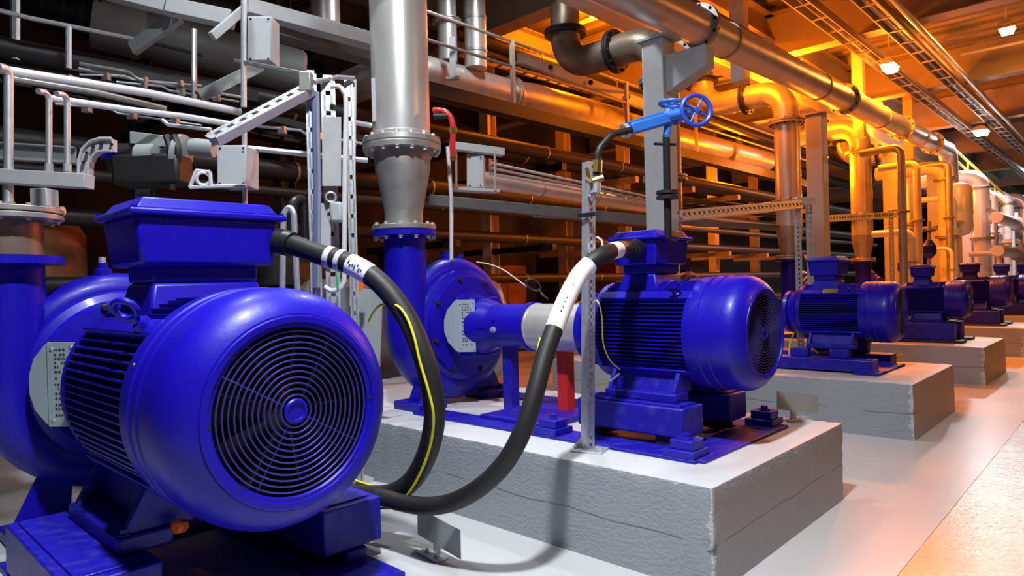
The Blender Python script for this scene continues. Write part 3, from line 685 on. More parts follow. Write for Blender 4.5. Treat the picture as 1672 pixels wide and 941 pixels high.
# ------------------------------------------------------------------ pipes, columns and frames behind the motors
def flange(parent, c, ax, r, m=STEELM, th=.04, n=0, br=.016, pair=True, bm=None, name='flange'):
    c = V(c); ax = V(ax).normalized()
    f = MB().lathe(c-ax*(th+.004), ax, [(0, r*.8), (0, r), (th, r), (th, r*.8)], 36)
    if pair: f.lathe(c+ax*.004, ax, [(0, r*.8), (0, r), (th, r), (th, r*.8)], 36)
    o = part(name, f, m, parent, .004)
    if n:
        bolts(o, c+ax*(th+.004), ax, r*.88, n, br, br*1.2, bm or GALV); bolts(o, c-ax*(th+.004), -ax, r*.88, n, br, br*1.2, bm or GALV)
    return o
def pipe(name, label, cat, pts, r, m, bend=0, flg=(), group=None, n=24, fn=0, fr=1.5, fm=None, seams=()):
    pts = [V(p) for p in pts]; path = elbows(pts, bend, 10) if bend else pts
    lo = min(path, key=lambda p: p.z); t = thing(name, label, cat, lo, group)
    part('pipe', MB().tube(path, r, n), m, t, smooth=50)
    for f in flg:
        p, d = on_path(path, f); flange(t, p, d, r*fr, fm or STEELM, r*.16, fn, r*.075)
    for f in seams:
        p, d = on_path(path, f); part('strap', MB().lathe(p-d*r*.12, d, [(0, r*1.06), (r*.24, r*1.06)], n), STEELM, t)
    return t
# the large silver discharge pipe of the second pump
c0 = V((-4.70, 3.64, 2.11)); Z = V((0, 0, 1))
t = thing('discharge_pipe', 'large silver vertical pipe with bolted flanges and reducer above the second pump', 'pipe', c0)
lf = part('lower_flange', MB().lathe(c0, Z, [(0, .17), (0, .277), (.04, .277), (.045, .19)], 40), STEELM, t, .004)
bolts(lf, c0+Z*.04, Z, .248, 12, .017, .024, GALV); bolts(lf, c0-Z*.06, -Z, .248, 12, .017, .024, GALV, 0)
part('reducer', MB().lathe(c0+Z*.04, Z, [(0, .165), (.11, .165), (.15, .17), (.48, .238), (.56, .243), (.65, .243)], 48), STEELM, t)
uf = part('upper_flange', MB().lathe(c0+Z*.68, Z, [(0, .25), (0, .335), (.045, .338), (.05, .33), (.055, .33), (.06, .338), (.105, .335), (.105, .25)], 48), STEELM, t, .003)
bolts(uf, c0+Z*.785, Z, .305, 16, .019, .026, GALV); bolts(uf, c0+Z*.68, -Z, .305, 16, .019, .026, GALV)
part('riser', MB().lathe(c0+Z*.78, Z, [(0, .262), (.05, .262), (.06, .247), (4.0, .252)], 56), STEEL, t)
q = at(621, 165, 5.75); part('terminal_channel', MB().obox(q, V((.05, .045, 0)), V((-.03, .03, 0)), V((0, 0, .185))), GREY, t, .004)
q = at(708, 190, 5.6); part('gauge_tapping', MB().cyl(q, q+V((.09, .08, 0)), .025, n=12), DARK, t)
t = pipe('red_hose', 'short bright red hose curving off the large silver pipe', 'hose', spline([at(*q) for q in [(709, 180, 5.65), (722, 181, 5.6), (735, 190, 5.6), (740, 210, 5.6), (739, 240, 5.62), (741, 262, 5.65)]], .03), .024, RED, n=14)
for a, b in ((.5, .58), (.93, 1)): part('hose_nut', MB().tube(seg(spline([at(*q) for q in [(709, 180, 5.65), (722, 181, 5.6), (735, 190, 5.6), (740, 210, 5.6), (739, 240, 5.62), (741, 262, 5.65)]], .03), a, b, 2), .03, 8), BRASS, t)
pipe('vent_rod', 'slim white pipe rising from the top of the second pump', 'pipe', [at(737, 424, 6.1), at(737, 325, 6.1), at(731, 240, 6.1)], .018, WHITE, n=10)
pipe('discharge_pipe', 'brown steel pipe stub above the pump at the left edge', 'pipe', [(-5.45, .95, 1.89), (-5.45, .95, 2.16)], .21, BROWN, flg=(.99,), fn=12, fr=1.55)

# columns carrying the overhead pipe
def column(y, label, w=.27, top=4.33, m=GREY, arm=True, z0=0):
    x = -4.0; t = thing('steel_column', label, 'column', (x, y, z0), 'grey columns under the overhead pipe')
    part('shaft', MB().box(x-w/2, x+w/2, y-w/2, y+w/2, z0+.02, top), m, t, .012)
    part('base_plate', MB().box(x-.19, x+.19, y-.14, y+.19, z0, z0+.022), m, t, .004)
    part('saddle', MB().box(x-.2, x+.2, y-.16, y+.16, top, top+.03), m, t)
    if arm: part('bracket_arm', MB().prism([(x+w/2, y+.12, top-.20), (x+.62, y+.12, top-.20), (x+.62, y+.12, top-.42), (x+w/2, y+.12, top-.62)], (0, -.20, 0)), m, t, .006)
    return t
column(6.77, 'tall grey square column behind the blue handwheel valve')
for i, y in enumerate((11.8, 16.3, 20.35, 24.6, 30.1)):
    column(y, ['grey square column beside the tall bent pump pipe, past the first column', 'orange-lit square column third along the overhead pipe', 'square column fourth along the overhead pipe', 'square column fifth along the overhead pipe', 'farthest square column along the overhead pipe'][i], arm=False, z0=.548)
# overhead pipe
A_, B_ = V((-4, 7.43, 4.75)), V((-4, 21.97, 5.06)); dv = (B_-A_)/(B_.y-A_.y)
op = [A_+dv*(2.6-7.43), A_+dv*(22.3-7.43), V((-4, 22.35, 3.0)), V((-4, 22.35, .2))]
t = pipe('overhead_pipe', 'long silver overhead pipe carried on grey columns, turning down at its far end', 'pipe', op, .22, STEEL, .45, n=36)
for px in (1143, 1378, 1470, 1520):
    k = on(px, 150, 'X', -4.0); p = A_+dv*(k.y-7.43); flange(t, p, dv, .285, STEELM, .03, 10, .014, True, DARK, 'pipe_clamp')
for px in (1187, 1337, 1436, 1500):
    k = on(px, 150, 'X', -4.0); p = A_+dv*(k.y-7.43); part('strap', MB().lathe(p-dv*.03, dv, [(0, .235), (.06, .235)], 36), STEELM, t)
# silver pipe on the second line
t = pipe('header_pipe', 'silver horizontal header pipe passing behind the tall silver pipe and grey column', 'pipe', [(-8.6, 5.75, 4.64), (-7.4, 5.75, 4.64), (-7.4, 18, 4.78)], .25, STEEL, .45, n=36)
for y, r_, w_ in ((7.86, .30, .05), (15.5, .30, .05)): part('flange', MB().lathe((-7.4, y, 4.665), (0, 1, 0), [(0, r_), (w_, r_), (w_+.012, r_*.92), (w_+.024, r_), (2*w_+.02, r_)], 36), STEELM, t, .003)
part('thick_sleeve', MB().lathe((-7.4, 8.05, 4.668), (0, 1.0, .0108), [(0, .25), (.4, .285), (2.9, .285), (3.1, .25)], 36), STEELM, t)
for px, yb, w_, D_, lab in ((532, 40, .18, 8.6, 'silver vertical pipe above the grey beam left of the large pipe'), (731, 100, .142, 9.75, 'silver flanged vertical pipe just right of the large pipe'), (777, 112, .165, 9.95, 'silver vertical pipe with dark bands standing on the header pipe')):
    b = at(px, yb, D_); pipe('vertical_pipe', lab, 'pipe', [b, (b.x, b.y, 6.9)], w_, STEEL, flg=(.28,) if px == 731 else (), fn=8, seams=(.12, .35) if px == 777 else ())
t = thing('pipe_hanger', 'grey angle hanger clipped to the header pipe right of the large silver pipe', 'hanger', at(738, 128, 9.3)); part('angle', MB().obox(at(739, 95, 9.3), V((.03, .03, 0)), V((-.02, .02, 0)), V((0, 0, .29))), GREY, t); part('foot', MB().obox(at(739, 128, 9.25), V((.07, .06, 0)), V((-.03, .03, 0)), V((0, 0, .02))), GREY, t)
# pump discharge pipes further along
def discharge(y, label, x=-4.6, top=4.95, z=1.96, r=.215, m=STEEL, back=1.6):
    t = thing('discharge_pipe', label, 'pipe', (x, y, z), 'discharge pipes along the pump row')
    path = elbows([V((x, y, z+.55)), V((x, y, top)), V((x-back, y, top)), V((x-back, y, top+.9))], .42, 10)
    part('pipe', MB().tube(path, r, 28), m, t, smooth=50)
    part('reducer', MB().lathe((x, y, z), Z, [(0, .155), (.1, .155), (.45, r), (.56, r)], 28), STEELM, t)
    flange(t, (x, y, z+.02), Z, .25, STEELM, .03, 8, .016, bm=DARK); flange(t, (x, y, z+1.0), Z, .29, STEELM, .03, 10, .016, bm=DARK); flange(t, (x, y, top-.58), Z, .31, STEELM, .035, 12, .018, bm=DARK)
    flange(t, (x-.72, y, top), (1, 0, 0), .30, DARK, .035, 10, .018, bm=DARK); flange(t, (x-back, y, top+.5), Z, .31, DARK, .035)
    return t
for i, lab in enumerate(['thick bent pump pipe curving up left of the first grey column', 'silver bent pump pipe between the first and second columns', 'orange-lit bent pump pipe right of the second column', 'bent pump pipe right of the third column', 'bent pump pipe right of the fourth column', 'bent pump pipe right of the fifth column']):
    discharge(8.35-.477+4.214*i, lab, top=4.95 if i else 4.82, back=1.6, m=STEEL if i else BROWN)
# handrail of the upper walkway
t = thing('handrail', 'thin two-rail handrail of the upper walkway behind the grey column', 'handrail', (-6.6, 9, 4.2))
for z in (5.12, 4.76): part('rail', MB().tube([(-6.6, 4.8, z), (-6.6, 19, z)], .022, 8), STEELM, t)
for px in (838, 1023, 1135):
    k = on(px, 150, 'X', -6.6); part('post', MB().box(-6.625, -6.575, k.y-.03, k.y+.03, 4.2, 5.13), CREAM, t)
part('toe_beam', MB().box(-6.7, -6.5, 4.8, 19, 4.02, 4.2), DARK, t)
t = thing('walkway_beam', 'grey horizontal beam behind the upper handrail', 'beam', at(930, 125, 11.5))
part('beam', MB().obox((at(850, 95, 11.2)+at(1060, 175, 12.6))/2, (at(1060, 175, 12.6)-at(850, 95, 11.2))/2, V((.05, .05, 0)), V((0, 0, .09))), GREY, t, .01)
for f in (.2, .5, .8): bolt(t, at(850, 95, 11.2).lerp(at(1060, 175, 12.6), f)+V((.08, -.05, 0)), (.7, -.7, 0), .03, .03, DARK)

def bar(mb, a, b, w, h, up=(0, 0, 1)):                       # solid bar between two points, w across, h along up
    a = V(a); b = V(b); ax = (b-a).normalized(); u = V(up); u = (u-ax*u.dot(ax)).normalized(); s_ = ax.cross(u)
    return mb.obox((a+b)/2, ax*(b-a).length/2, s_*w/2, u*h/2)
def beam(name, label, cat, a, b, w, h, m, up=(0, 0, 1), group=None, bevel=.004, chan=False):
    a = V(a); b = V(b); mb = MB()
    if not chan: bar(mb, a, b, w, h, up)
    else:                                                    # channel section, open on the side
        ax = (b-a).normalized(); u = V(up); u = (u-ax*u.dot(ax)).normalized(); s_ = ax.cross(u); th = max(.006, w*.08); L = ax*(b-a).length/2; c = (a+b)/2
        mb.obox(c, L, s_*th, u*h/2); mb.obox(c+s_*w/2+u*(h/2-th), L, s_*w/2, u*th); mb.obox(c+s_*w/2-u*(h/2-th), L, s_*w/2, u*th)
    return solo(name, mb, m, label, cat, group, bevel)
# slotted frame behind the huge motor
D1 = 4.9
t = thing('slotted_frame', 'grey slotted steel frame standing behind the huge motor, with sloping top arm', 'steel frame', V((at(508, 470, D1).x, at(508, 470, D1).y, 0)))
for px, w_, top, dd in ((508, .075, 120, 0), (536, .10, 132, .12), (570, .06, 126, .3)):
    a = at(px, 460, D1+dd); b = at(px-1, top, D1+dd); a = V((b.x, b.y, 0)) 
    part('upright', perforated(MB(), a, b, w_, .05, ray(px, 470)*-1, .15, .004, .22), GALV, t)
part('sloping_arm', perforated(MB(), at(345, 222, 4.4), at(503, 140, D1-.05), .12, .06, V((.3, -.6, .55)), .1, .005, .5), GALV, t)
part('arm_side', MB().prism([at(345, 228, 4.4), at(503, 148, D1-.05), at(503, 160, D1-.05), at(345, 240, 4.4)], V((-.01, .01, 0))), GALV, t)
part('top_bar', MB().tube(elbows([at(512, 134, D1), at(552, 126, D1+.2), at(578, 128, D1+.3)], .02), .018, 8), GALV, t)
part('end_clamp', MB().obox(at(500, 135, D1-.08), V((.03, .03, 0)), V((-.03, .03, 0)), V((0, 0, .07))), STEELM, t, .008)
pl = part('hole_plate', MB().prism([at(526, 191, D1-.05), at(526, 304, D1-.05), at(557, 304, D1+.05), at(557, 191, D1+.05)], V((-.006, .006, 0))), GREY, t, .002)
part('oval_hole', MB().prism([at(x, y, D1-.035+(x-526)*.0032) for x, y in ((537, 220), (545, 217), (548, 224), (548, 232), (543, 238), (537, 232))], V((.004, -.004, 0))), BLACK, pl)
for x, y in ((531, 217), (531, 225), (552, 255), (531, 284), (552, 284), (532, 298), (553, 298), (533, 250)): bolt(pl, at(x, y, D1-.04+(x-526)*.0032), ray(x, y)*-1, .008, .006, DARK)
q = at(550, 347, D1); part('hinge_block', MB().obox(q, V((.035, .03, 0)), V((-.03, .03, 0)), V((0, 0, .075))), GREY, t, .02)
q = at(540, 322, D1); part('ring_clip', MB().torus(q, ray(540, 322), .035, .008, 20, 8), STEEL, t)
part('side_web', MB().prism([at(519, 332, D1), at(528, 332, D1), at(540, 372, D1), at(540, 410, D1), at(519, 410, D1)], V((-.006, .006, 0))), GREY, t)
for i, (px, m_, nm, lb) in enumerate(((514, mat('blue_grey_cable', (.10, .12, .25), .5), 'upright_cable', 'blue-grey cable tied up the slotted frame, nearest the sloping arm'), (520, mat('grey_cable', (.2, .22, .3), .5), 'upright_cable', 'grey-blue cable beside the plate with an oval hole'))):
    solo(nm, MB().tube([at(px, 470, D1-.03), at(px+1, 300, D1-.03), at(px-2, 150, D1-.03)], .016, 8), m_, lb, 'cable')
solo('white_conduit', MB().tube(spline([at(*q) for q in [(540, 141, D1), (553, 141, D1), (561, 150, D1), (565, 170, D1), (563, 300, D1), (562, 440, D1), (561, 462, D1), (553, 472, D1), (540, 475, D1), (530, 468, D1)]], .03), .018, 10), WHITE, 'white conduit looping down the slotted frame behind the hose', 'conduit')
solo('white_conduit', MB().tube([at(579, 130, D1+.35), at(574, 500, D1+.35)], .016, 10), WHITE, 'straight white conduit on the right of the slotted frame', 'conduit')
solo('green_wire', MB().tube(spline([at(*q) for q in [(549, 441, D1-.05), (551, 455, D1-.05), (552, 472, D1-.05)]], .02), .007, 8), GREEN, 'short green wire hanging under the black hose label', 'wire')
solo('silver_conduit', MB().tube(elbows([at(461, 480, 4.8), at(463, 350, 4.8), at(473, 335, 4.8), at(480, 350, 4.8), at(486, 480, 4.8)], .07), .022, 10), GALV, 'bent silver conduit between the huge motor and slotted frame', 'conduit')
solo('black_conduit', MB().tube(elbows([at(478, 400, 5), at(478, 330, 5), at(497, 322, 5.1), at(500, 400, 5.1)], .06), .035, 10), BLACK, 'bent black conduit left of the slotted frame uprights', 'conduit')
solo('steel_rod', MB().tube([at(405, 242, 5.2), at(600, 262, 5.6)], .022, 8), GALV, 'silver rod running level from the grey box to the big flange', 'rod')
solo('steel_rod', MB().tube([at(578, 200, 5.6), at(606, 205, 5.7)], .022, 8), GALV, 'short silver rod left of the large silver pipe', 'rod')
# risers and long pipes at the left
for px, yb, yt, r_, lab in ((14, 350, 113, .030, 'tall silver riser pipe nearest the left edge'), (80, 288, 152, .020, 'middle silver riser pipe at the left'), (110, 288, 156, .020, 'right-hand slim silver riser pipe at the left')):
    t = thing('riser_pipe', lab, 'pipe', at(px, yb, 4.6))
    part('pipe', MB().tube(elbows([at(px, yb, 4.6), at(px, yt, 4.6), at(px-18, yt-3, 4.5)], .05), r_, 12), GALV, t)
    part('nut', MB().cyl(at(px, yb-8, 4.6), at(px, yb-20, 4.6), r_*1.35, n=8), GALV, t)
solo('long_pipe', MB().tube([at(-40, 103, 4.7), at(14, 116, 4.7), at(240, 152, 5.6), at(392, 183, 6.2)], .034, 12), WHITE, 'upper long white pipe slanting across the left side', 'pipe')
solo('long_pipe', MB().tube([at(20, 128, 4.9), at(160, 152, 5.4), at(270, 178, 5.9)], .026, 10), STEELM, 'thin grey pipe just under the upper long white pipe', 'pipe')
solo('long_pipe', MB().tube([at(80, 160, 4.7), at(215, 180, 5.1), at(300, 190, 5.4), at(402, 207, 5.8)], .024, 10), WHITE, 'lower long white pipe slanting across the left side', 'pipe')
solo('long_pipe', MB().tube(elbows([at(265, 196, 5.5), at(275, 204, 5.5), at(345, 212, 5.5)], .05), .016, 10), GALV, 'short bent silver pipe beneath the two long white pipes', 'pipe')
beam('grey_channel', 'grey channel carrying the three silver riser pipes', 'beam', at(-40, 286, 4.6), at(146, 297, 4.6), .12, .095, GREY)
beam('grey_channel', 'grey channel far behind the riser pipes at the left edge', 'beam', at(-40, 246, 6.6), at(125, 256, 6.9), .1, .17, GREYM, chan=True)
t = thing('cable_duct', 'curved perforated grey duct rising from the riser channel', 'cable duct', at(130, 285, 4.7))
arc = [(128, 290), (128, 262), (134, 243), (146, 231), (162, 226), (182, 226)]; arc2 = [(143, 290), (144, 268), (149, 256), (158, 248), (168, 246), (182, 246)]
mb = MB()
for i in range(len(arc)-1): mb.prism([at(*arc[i], 4.7), at(*arc[i+1], 4.7), at(*arc2[i+1], 4.7), at(*arc2[i], 4.7)], V((-.05, .05, 0)))
part('bend', mb, GREY, t); 
for i in range(1, 6):
    x, y = (V(arc[i]+(0,))+V(arc2[i]+(0,)))[:2]; part('slot', MB().cyl(at(x/2, y/2, 4.69), at(x/2, y/2, 4.66), .012, n=8), BLACK, t)
for a in (arc, arc2): part('edge_flange', MB().tube([at(x, y, 4.68) for x, y in a], .010, 6), GREY, t)
# dark actuator with grey cover
t = thing('valve_actuator', 'dark motorised actuator with grey cover behind the curved duct', 'actuator', at(240, 290, 5.4)); D_ = 5.4
part('cover', MB().prism([at(211, 214, D_), at(211, 235, D_), at(268, 240, D_), at(268, 221, D_)], V((-.1, .12, 0))), GREYM, t, .008)
part('gear_case', MB().tube([at(185, 258, D_+.1), at(300, 262, D_+.1)], .12, 20), DARK, t)
part('grey_coil', MB().tube([at(226, 254, D_-.05), at(256, 254, D_-.05)], .09, 20), GREYM, t, label='grey coil block')
part('cable_bundle', MB().tube(spline([at(272, 222, D_-.1), at(278, 245, D_-.12), at(274, 275, D_-.1), at(262, 300, D_-.1)], .03), .03, 8), RUBBER, t)
part('cable_bundle', MB().tube(spline([at(285, 222, D_-.1), at(291, 245, D_-.12), at(288, 275, D_-.1), at(280, 310, D_-.1)], .03), .03, 8), RUBBER, t)
part('end_ring', MB().tube([at(292, 252, D_), at(300, 253, D_)], .16, 24), GREYM, t); part('blue_cap', MB().tube([at(168, 251, D_), at(196, 253, D_)], .05, 16), BLUE, t, label='blue end cap')
part('side_box', MB().obox(at(250, 280, D_), V((.2, .18, 0)), V((-.1, .1, 0)), V((0, 0, .12))), DARK, t, .03)
solo('grey_sleeve', MB().tube([at(300, 238, 5.5), at(350, 243, 5.5)], .07, 16), GREYM, 'grey pipe sleeve between the actuator and the grey box', 'pipe')
# grey boxes
def gbox(label, x0, x1, y0, y1, D_, dx, m=GREY, group=None, rod=None):
    t = thing('junction_box', label, 'junction box', at((x0+x1)/2, y1, D_))
    a, b, c, d = at(x0, y0, D_), at(x0, y1, D_), at(x1, y1, D_+.02), at(x1, y0, D_+.02)
    part('box', MB().prism([a, b, c, d], V((-.62, .7, 0))*dx), m, t, .006)
    part('lid_seam', MB().prism([a.lerp(c, .03), b.lerp(d, .03), c.lerp(a, .03), d.lerp(b, .03)], ray(x0, y0)*-.006), m, t, .002)
    for x, y in ((x0+5, y1-4), (x1-5, y1-4), (x0+5, y0+5), (x1-5, y0+5)): bolt(t, at(x, y, D_-.01), ray(x, y)*-1, .006, .005, DARK)
    return t
gbox('tall grey box hanging from the frame at the upper left', 404, 443, 26, 100, 5.6, .2)
gbox('grey box with small bracket behind the huge motor box', 354, 402, 237, 304, 5.0, .25)
gbox('small grey box on the frame right of the large flange', 762, 790, 252, 307, 6.3, .2)
beam('bracket_bar', 'dark bar under the tall hanging grey box', 'beam', at(385, 99, 5.55), at(505, 122, 5.1), .03, .03, STEELM)
solo('hanger_rod', MB().tube([at(398, -20, 5.5), at(398, 175, 5.5)], .024, 10), GALV, 'silver hanger rod in front of the tall hanging grey box', 'rod')
solo('hanger_rod', MB().tube([at(399, 212, 5.1), at(400, 345, 5.1)], .020, 10), GALV, 'silver rod down the right side of the lower grey box', 'rod')
t = thing('angle_bracket', 'small pale bracket with a round hole beside the lower grey box', 'bracket', at(325, 308, 4.95))
mb = MB()
for a, b in (((310, 306), (320, 279)), ((320, 279), (343, 281)), ((343, 281), (345, 306)), ((310, 306), (402, 303))): mb.tube([at(*a, 4.95), at(*b, 4.95)], .014, 6)
part('frame', mb, WHITE, t); part('ring', MB().torus(at(332, 292, 4.95), ray(332, 292), .045, .012, 20, 8), WHITE, t)
# frame beams upper left
beam('grey_channel', 'upper grey channel beam reaching the top edge at the left', 'beam', at(170, -16, 5.9), at(276, 11, 5.9), .16, .13, GREY)
beam('grey_channel', 'grey channel beam with bolt holes joining the corner of the upper frame', 'beam', at(277, 11, 5.88), at(380, 33, 5.9), .15, .13, GREY)
beam('grey_channel', 'short slanting grey beam at the corner of the upper frame', 'beam', at(346, 60, 5.6), at(402, 12, 5.9), .05, .07, GREY)
beam('grey_channel', 'long grey beam of the upper frame ending at the large silver pipe', 'beam', at(400, 12, 5.9), at(622, 72, 6.9), .16, .13, GREY)
beam('grey_channel', 'lower brown-grey beam under the long upper frame beam', 'beam', at(440, 50, 6.2), at(618, 100, 7.2), .2, .1, DIM)
beam('diagonal_brace', 'dark diagonal brace under the grey channel at the upper left', 'brace', at(216, 80, 6.1), at(292, 26, 6.0), .06, .12, GREYM)
beam('diagonal_brace', 'pale diagonal brace below the tall hanging grey box', 'brace', at(325, 158, 6.2), at(425, 108, 6.6), .06, .11, GREYM)
# big grey duct and drum
a, b = at(60, 10, 8.2), at(480, 118, 9.6); ax = (b-a).normalized()
t = thing('exhaust_duct', 'large grey horizontal duct with a banded drum in the upper left', 'duct', b)
P_ = lambda f: a.lerp(b, f)
part('machine_end', MB().tube([P_(-.1), P_(0), P_(.05), P_(.12), P_(.2)], [.16, .2, .24, .2, .26], 24), DARK, t)
part('drum', MB().lathe(P_(.19), ax, [(0, .2), (.02, .33), (.55, .34), (.57, .3), (.8, .27)], 36), GREY, t)
part('duct', MB().lathe(P_(.3), ax, [(0, .26), (.5, .33), (2.2, .33), (2.25, .29)], 36), GREYM, t)
for f in (.02, .09, .15): part('ring', MB().lathe(P_(f), ax, [(0, .27), (.06, .27)], 24), DARK, t)
for f in (.15, .5, .8): part('hanger', MB().cyl(P_(f)+V((0, 0, .2)), V((P_(f).x, P_(f).y, 6.95)), .02, n=8), STEELM, t)
part('lifting_lug', MB().torus(P_(.26)+V((.2, -.22, .16)), V((.7, -.7, .2)), .05, .016, 16, 8), DARK, t)
t = thing('service_rail', 'silver service rail with posts in front of the large grey duct', 'handrail', at(112, 112, 6.8))
part('rail', MB().tube([at(-30, 10, 6.4), at(50, 30, 6.6), at(240, 68, 7.4)], .024, 8), GALV, t); part('rail', MB().tube([at(240, 68, 7.4), at(330, 90, 7.8)], .022, 8), DARK, t)
for px, y0_, y1_ in ((25, -20, 98), (112, 44, 112), (317, 48, 165)): part('post', MB().tube([at(px, y0_, 6.8), at(px, y1_, 6.8)], .030 if px != 25 else .045, 8), GALV, t)
t = thing('wall_bracket', 'grey stub post with silver rods on the flange at the left edge', 'bracket', at(50, 372, 4.9))
part('stub', MB().obox(at(73, 334, 4.95), V((.05, .04, 0)), V((-.05, .05, 0)), V((0, 0, .11))), GREY, t, .006)
part('bolt_rod', MB().tube([at(12, 300, 4.7), at(13, 362, 4.7)], .03, 10), GALV, t); part('bolt_rod', MB().tube([at(103, 345, 4.9), at(75, 345, 4.9)], .035, 10), GALV, t)
solo('vent_rod', MB().tube([at(167, 446, 5.0), at(167, 420, 5.0)], .026, 10), GALV, 'short silver stud on top of the left pump', 'stud')
# middle background
t = thing('pipe_bracket', 'grey channel bracket right of the large flange with hanging rods', 'bracket', at(770, 310, 6.3))
part('channel', bar(MB(), at(735, 238, 6.2), at(822, 249, 6.4), .08, .07), GREY, t, .004)
part('shelf', bar(MB(), at(738, 309, 6.2), at(812, 313, 6.4), .12, .03), GREY, t, .004)
for px in (745, 808): part('rod', MB().tube([at(px, 245, 6.25), at(px, 312, 6.25)], .010, 8), GALV, t)
beam('rack_beam', 'grey horizontal beam across the dark space behind the steel coupling', 'beam', at(700, 327, 7.6), at(1075, 362, 8.6), .1, .12, DIM)
beam('rack_beam', 'thin lower grey beam in the dark behind the steel coupling', 'beam', at(870, 350, 9), at(1270, 372, 10.5), .08, .08, DIM)
pipe('rack_pipe', 'silver pipe above the grey beam behind the perforated post', 'pipe', [at(775, 292, 8.4), at(1070, 338, 11)], .11, STEEL, n=20, seams=(.3, .6))
for i, (y0_, y1_) in enumerate(((266, 294), (274, 300), (284, 305))): solo('thin_pipe', MB().tube([at(800, y0_, 7.6), at(1060, y1_+28, 9.2)], .016, 8), GALV, ['uppermost', 'middle', 'lowest'][i]+' of three thin silver pipes left of the perforated post', 'pipe')
t = thing('storage_tank', 'beige horizontal tank in the dark behind the steel coupling', 'tank', (-7.2, 5.6, .1))
part('shell', MB().lathe((-8.2, 4.4, 1.02), (.62, .79, 0), [(0, .3), (.12, .62), (.3, .74), (2.6, .74), (2.8, .62), (2.9, .3)], 40), TANK, t)
for s_ in (.7, 2.2): part('cradle', MB().obox(V((-8.2, 4.4, .2))+V((.62, .79, 0))*s_, V((.05, .06, 0)), V((-.4, .32, 0)), V((0, 0, .2))), DARK, t)
q = V((-8.2, 4.4, 1.76))+V((.62, .79, 0))*1.9; part('nozzle', MB().cyl(q-V((0, 0, .05)), q+V((0, 0, .12)), .06, n=14), STEELM, t)
# slotted frames beside the further motors
def gantry(pl, pr, tops, D_l, D_r, label, w=.07):
    t = thing('slotted_frame', label, 'steel frame', V((at(pr[0], tops[1], D_r).x, at(pr[0], tops[1], D_r).y, .548)))
    part('arm', perforated(MB(), at(pl, tops[0], D_l), at(pr[0]+8, tops[1], D_r), w*1.5, .06, V((.6, -.75, .1)), .09, .005, .5), GALV, t)
    part('arm_back', bar(MB(), at(pl, tops[0], D_l)+V((-.05, .05, 0)), at(pr[0]+8, tops[1], D_r)+V((-.05, .05, 0)), .01, w*1.5), GALV, t)
    for i, px in enumerate(pr):
        b = at(px, tops[1]-5, D_r+.25*i); part('upright', perforated(MB(), V((b.x, b.y, .55)), b, w, .05, V((.5, -.8, 0)), .06, .004, .5), GALV, t)
    q = at((pr[0]+pr[1])/2, tops[1]-4, D_r+.1); part('corner_clamp', MB().obox(q, V((.09, .09, 0)), V((-.05, .05, 0)), V((0, 0, .05))), GALV, t, .006)
gantry(1113, (1302, 1321), (351, 333), 7.2, 8.75, 'grey slotted frame reaching from the first column over the third motor')
gantry(1345, (1455, 1470), (357, 350), 11.6, 12.95, 'grey slotted frame beside the fourth motor, orange glow behind')
gantry(1480, (1558, 1568), (377, 368), 15.6, 17.2, 'slotted frame beside the fifth motor in the distance')
for px, y0_, y1_, D_, lab in ((1517, 372, 440, 13.6, 'small dark blue valve above the fourth motor box'), (1478, 400, 450, 13.2, 'little blue valve on the uprights of the fourth motor frame')):
    t = thing('small_valve', lab, 'valve', at(px, y1_, D_))
    part('pipe', MB().tube([at(px, y1_, D_), at(px, y0_-10, D_)], .035, 10), STEELM, t)
    part('body', MB().tube([at(px, y0_+20, D_), at(px, y0_+30, D_), at(px, y0_+42, D_), at(px, y0_+50, D_)], [.05, .13, .13, .05], 14), BLUE, t)
    handwheel('handwheel', at(px, y0_+4, D_), V((.1, -.2, 1)), .11, t, BLUE)
# ------------------------------------------------------------------ pipe rack and dark plant further back
for i, y in enumerate((3.4, 5.6, 7.8, 10.4, 13.0, 15.6, 18.2, 20.8, 24, 28)):
    t = thing('rack_column', '%s steel column of the rear pipe rack, counted from the left' % ['first', 'second', 'third', 'fourth', 'fifth', 'sixth', 'seventh', 'eighth', 'ninth', 'tenth'][i], 'column', (-10.4, y, 0), 'rear pipe rack columns')
    part('shaft', ibeam_y(MB(), 0, 0, 1, -.13, .13, .26).moved(Matrix.Translation((-10.4, y, 0)) @ Matrix(((1, 0, 0, 0), (0, 0, 1, 0), (0, 6.9, 0, 0), (0, 0, 0, 1)))), DIM if i < 3 else CREAM if i % 2 else BEAM, t)
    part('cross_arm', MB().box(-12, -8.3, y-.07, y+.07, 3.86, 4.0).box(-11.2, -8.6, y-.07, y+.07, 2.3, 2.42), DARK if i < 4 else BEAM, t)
pos = ['lowest', 'second', 'third', 'fourth', 'fifth', 'sixth', 'seventh', 'eighth', 'topmost']
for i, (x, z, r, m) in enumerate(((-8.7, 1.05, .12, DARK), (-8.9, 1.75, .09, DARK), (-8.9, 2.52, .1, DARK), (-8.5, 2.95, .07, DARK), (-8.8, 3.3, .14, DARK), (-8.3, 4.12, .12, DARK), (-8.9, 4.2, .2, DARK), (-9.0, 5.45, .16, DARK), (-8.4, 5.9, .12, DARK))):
    pipe('rack_pipe', '%s pipe from the floor among those running along the rear rack' % pos[i], 'pipe', [(x, 1.2 if m is DARK else 6.2, z), (x, 32, z)], r, m, n=16, seams=(.12, .2, .28, .36, .44), group='rear rack pipes')
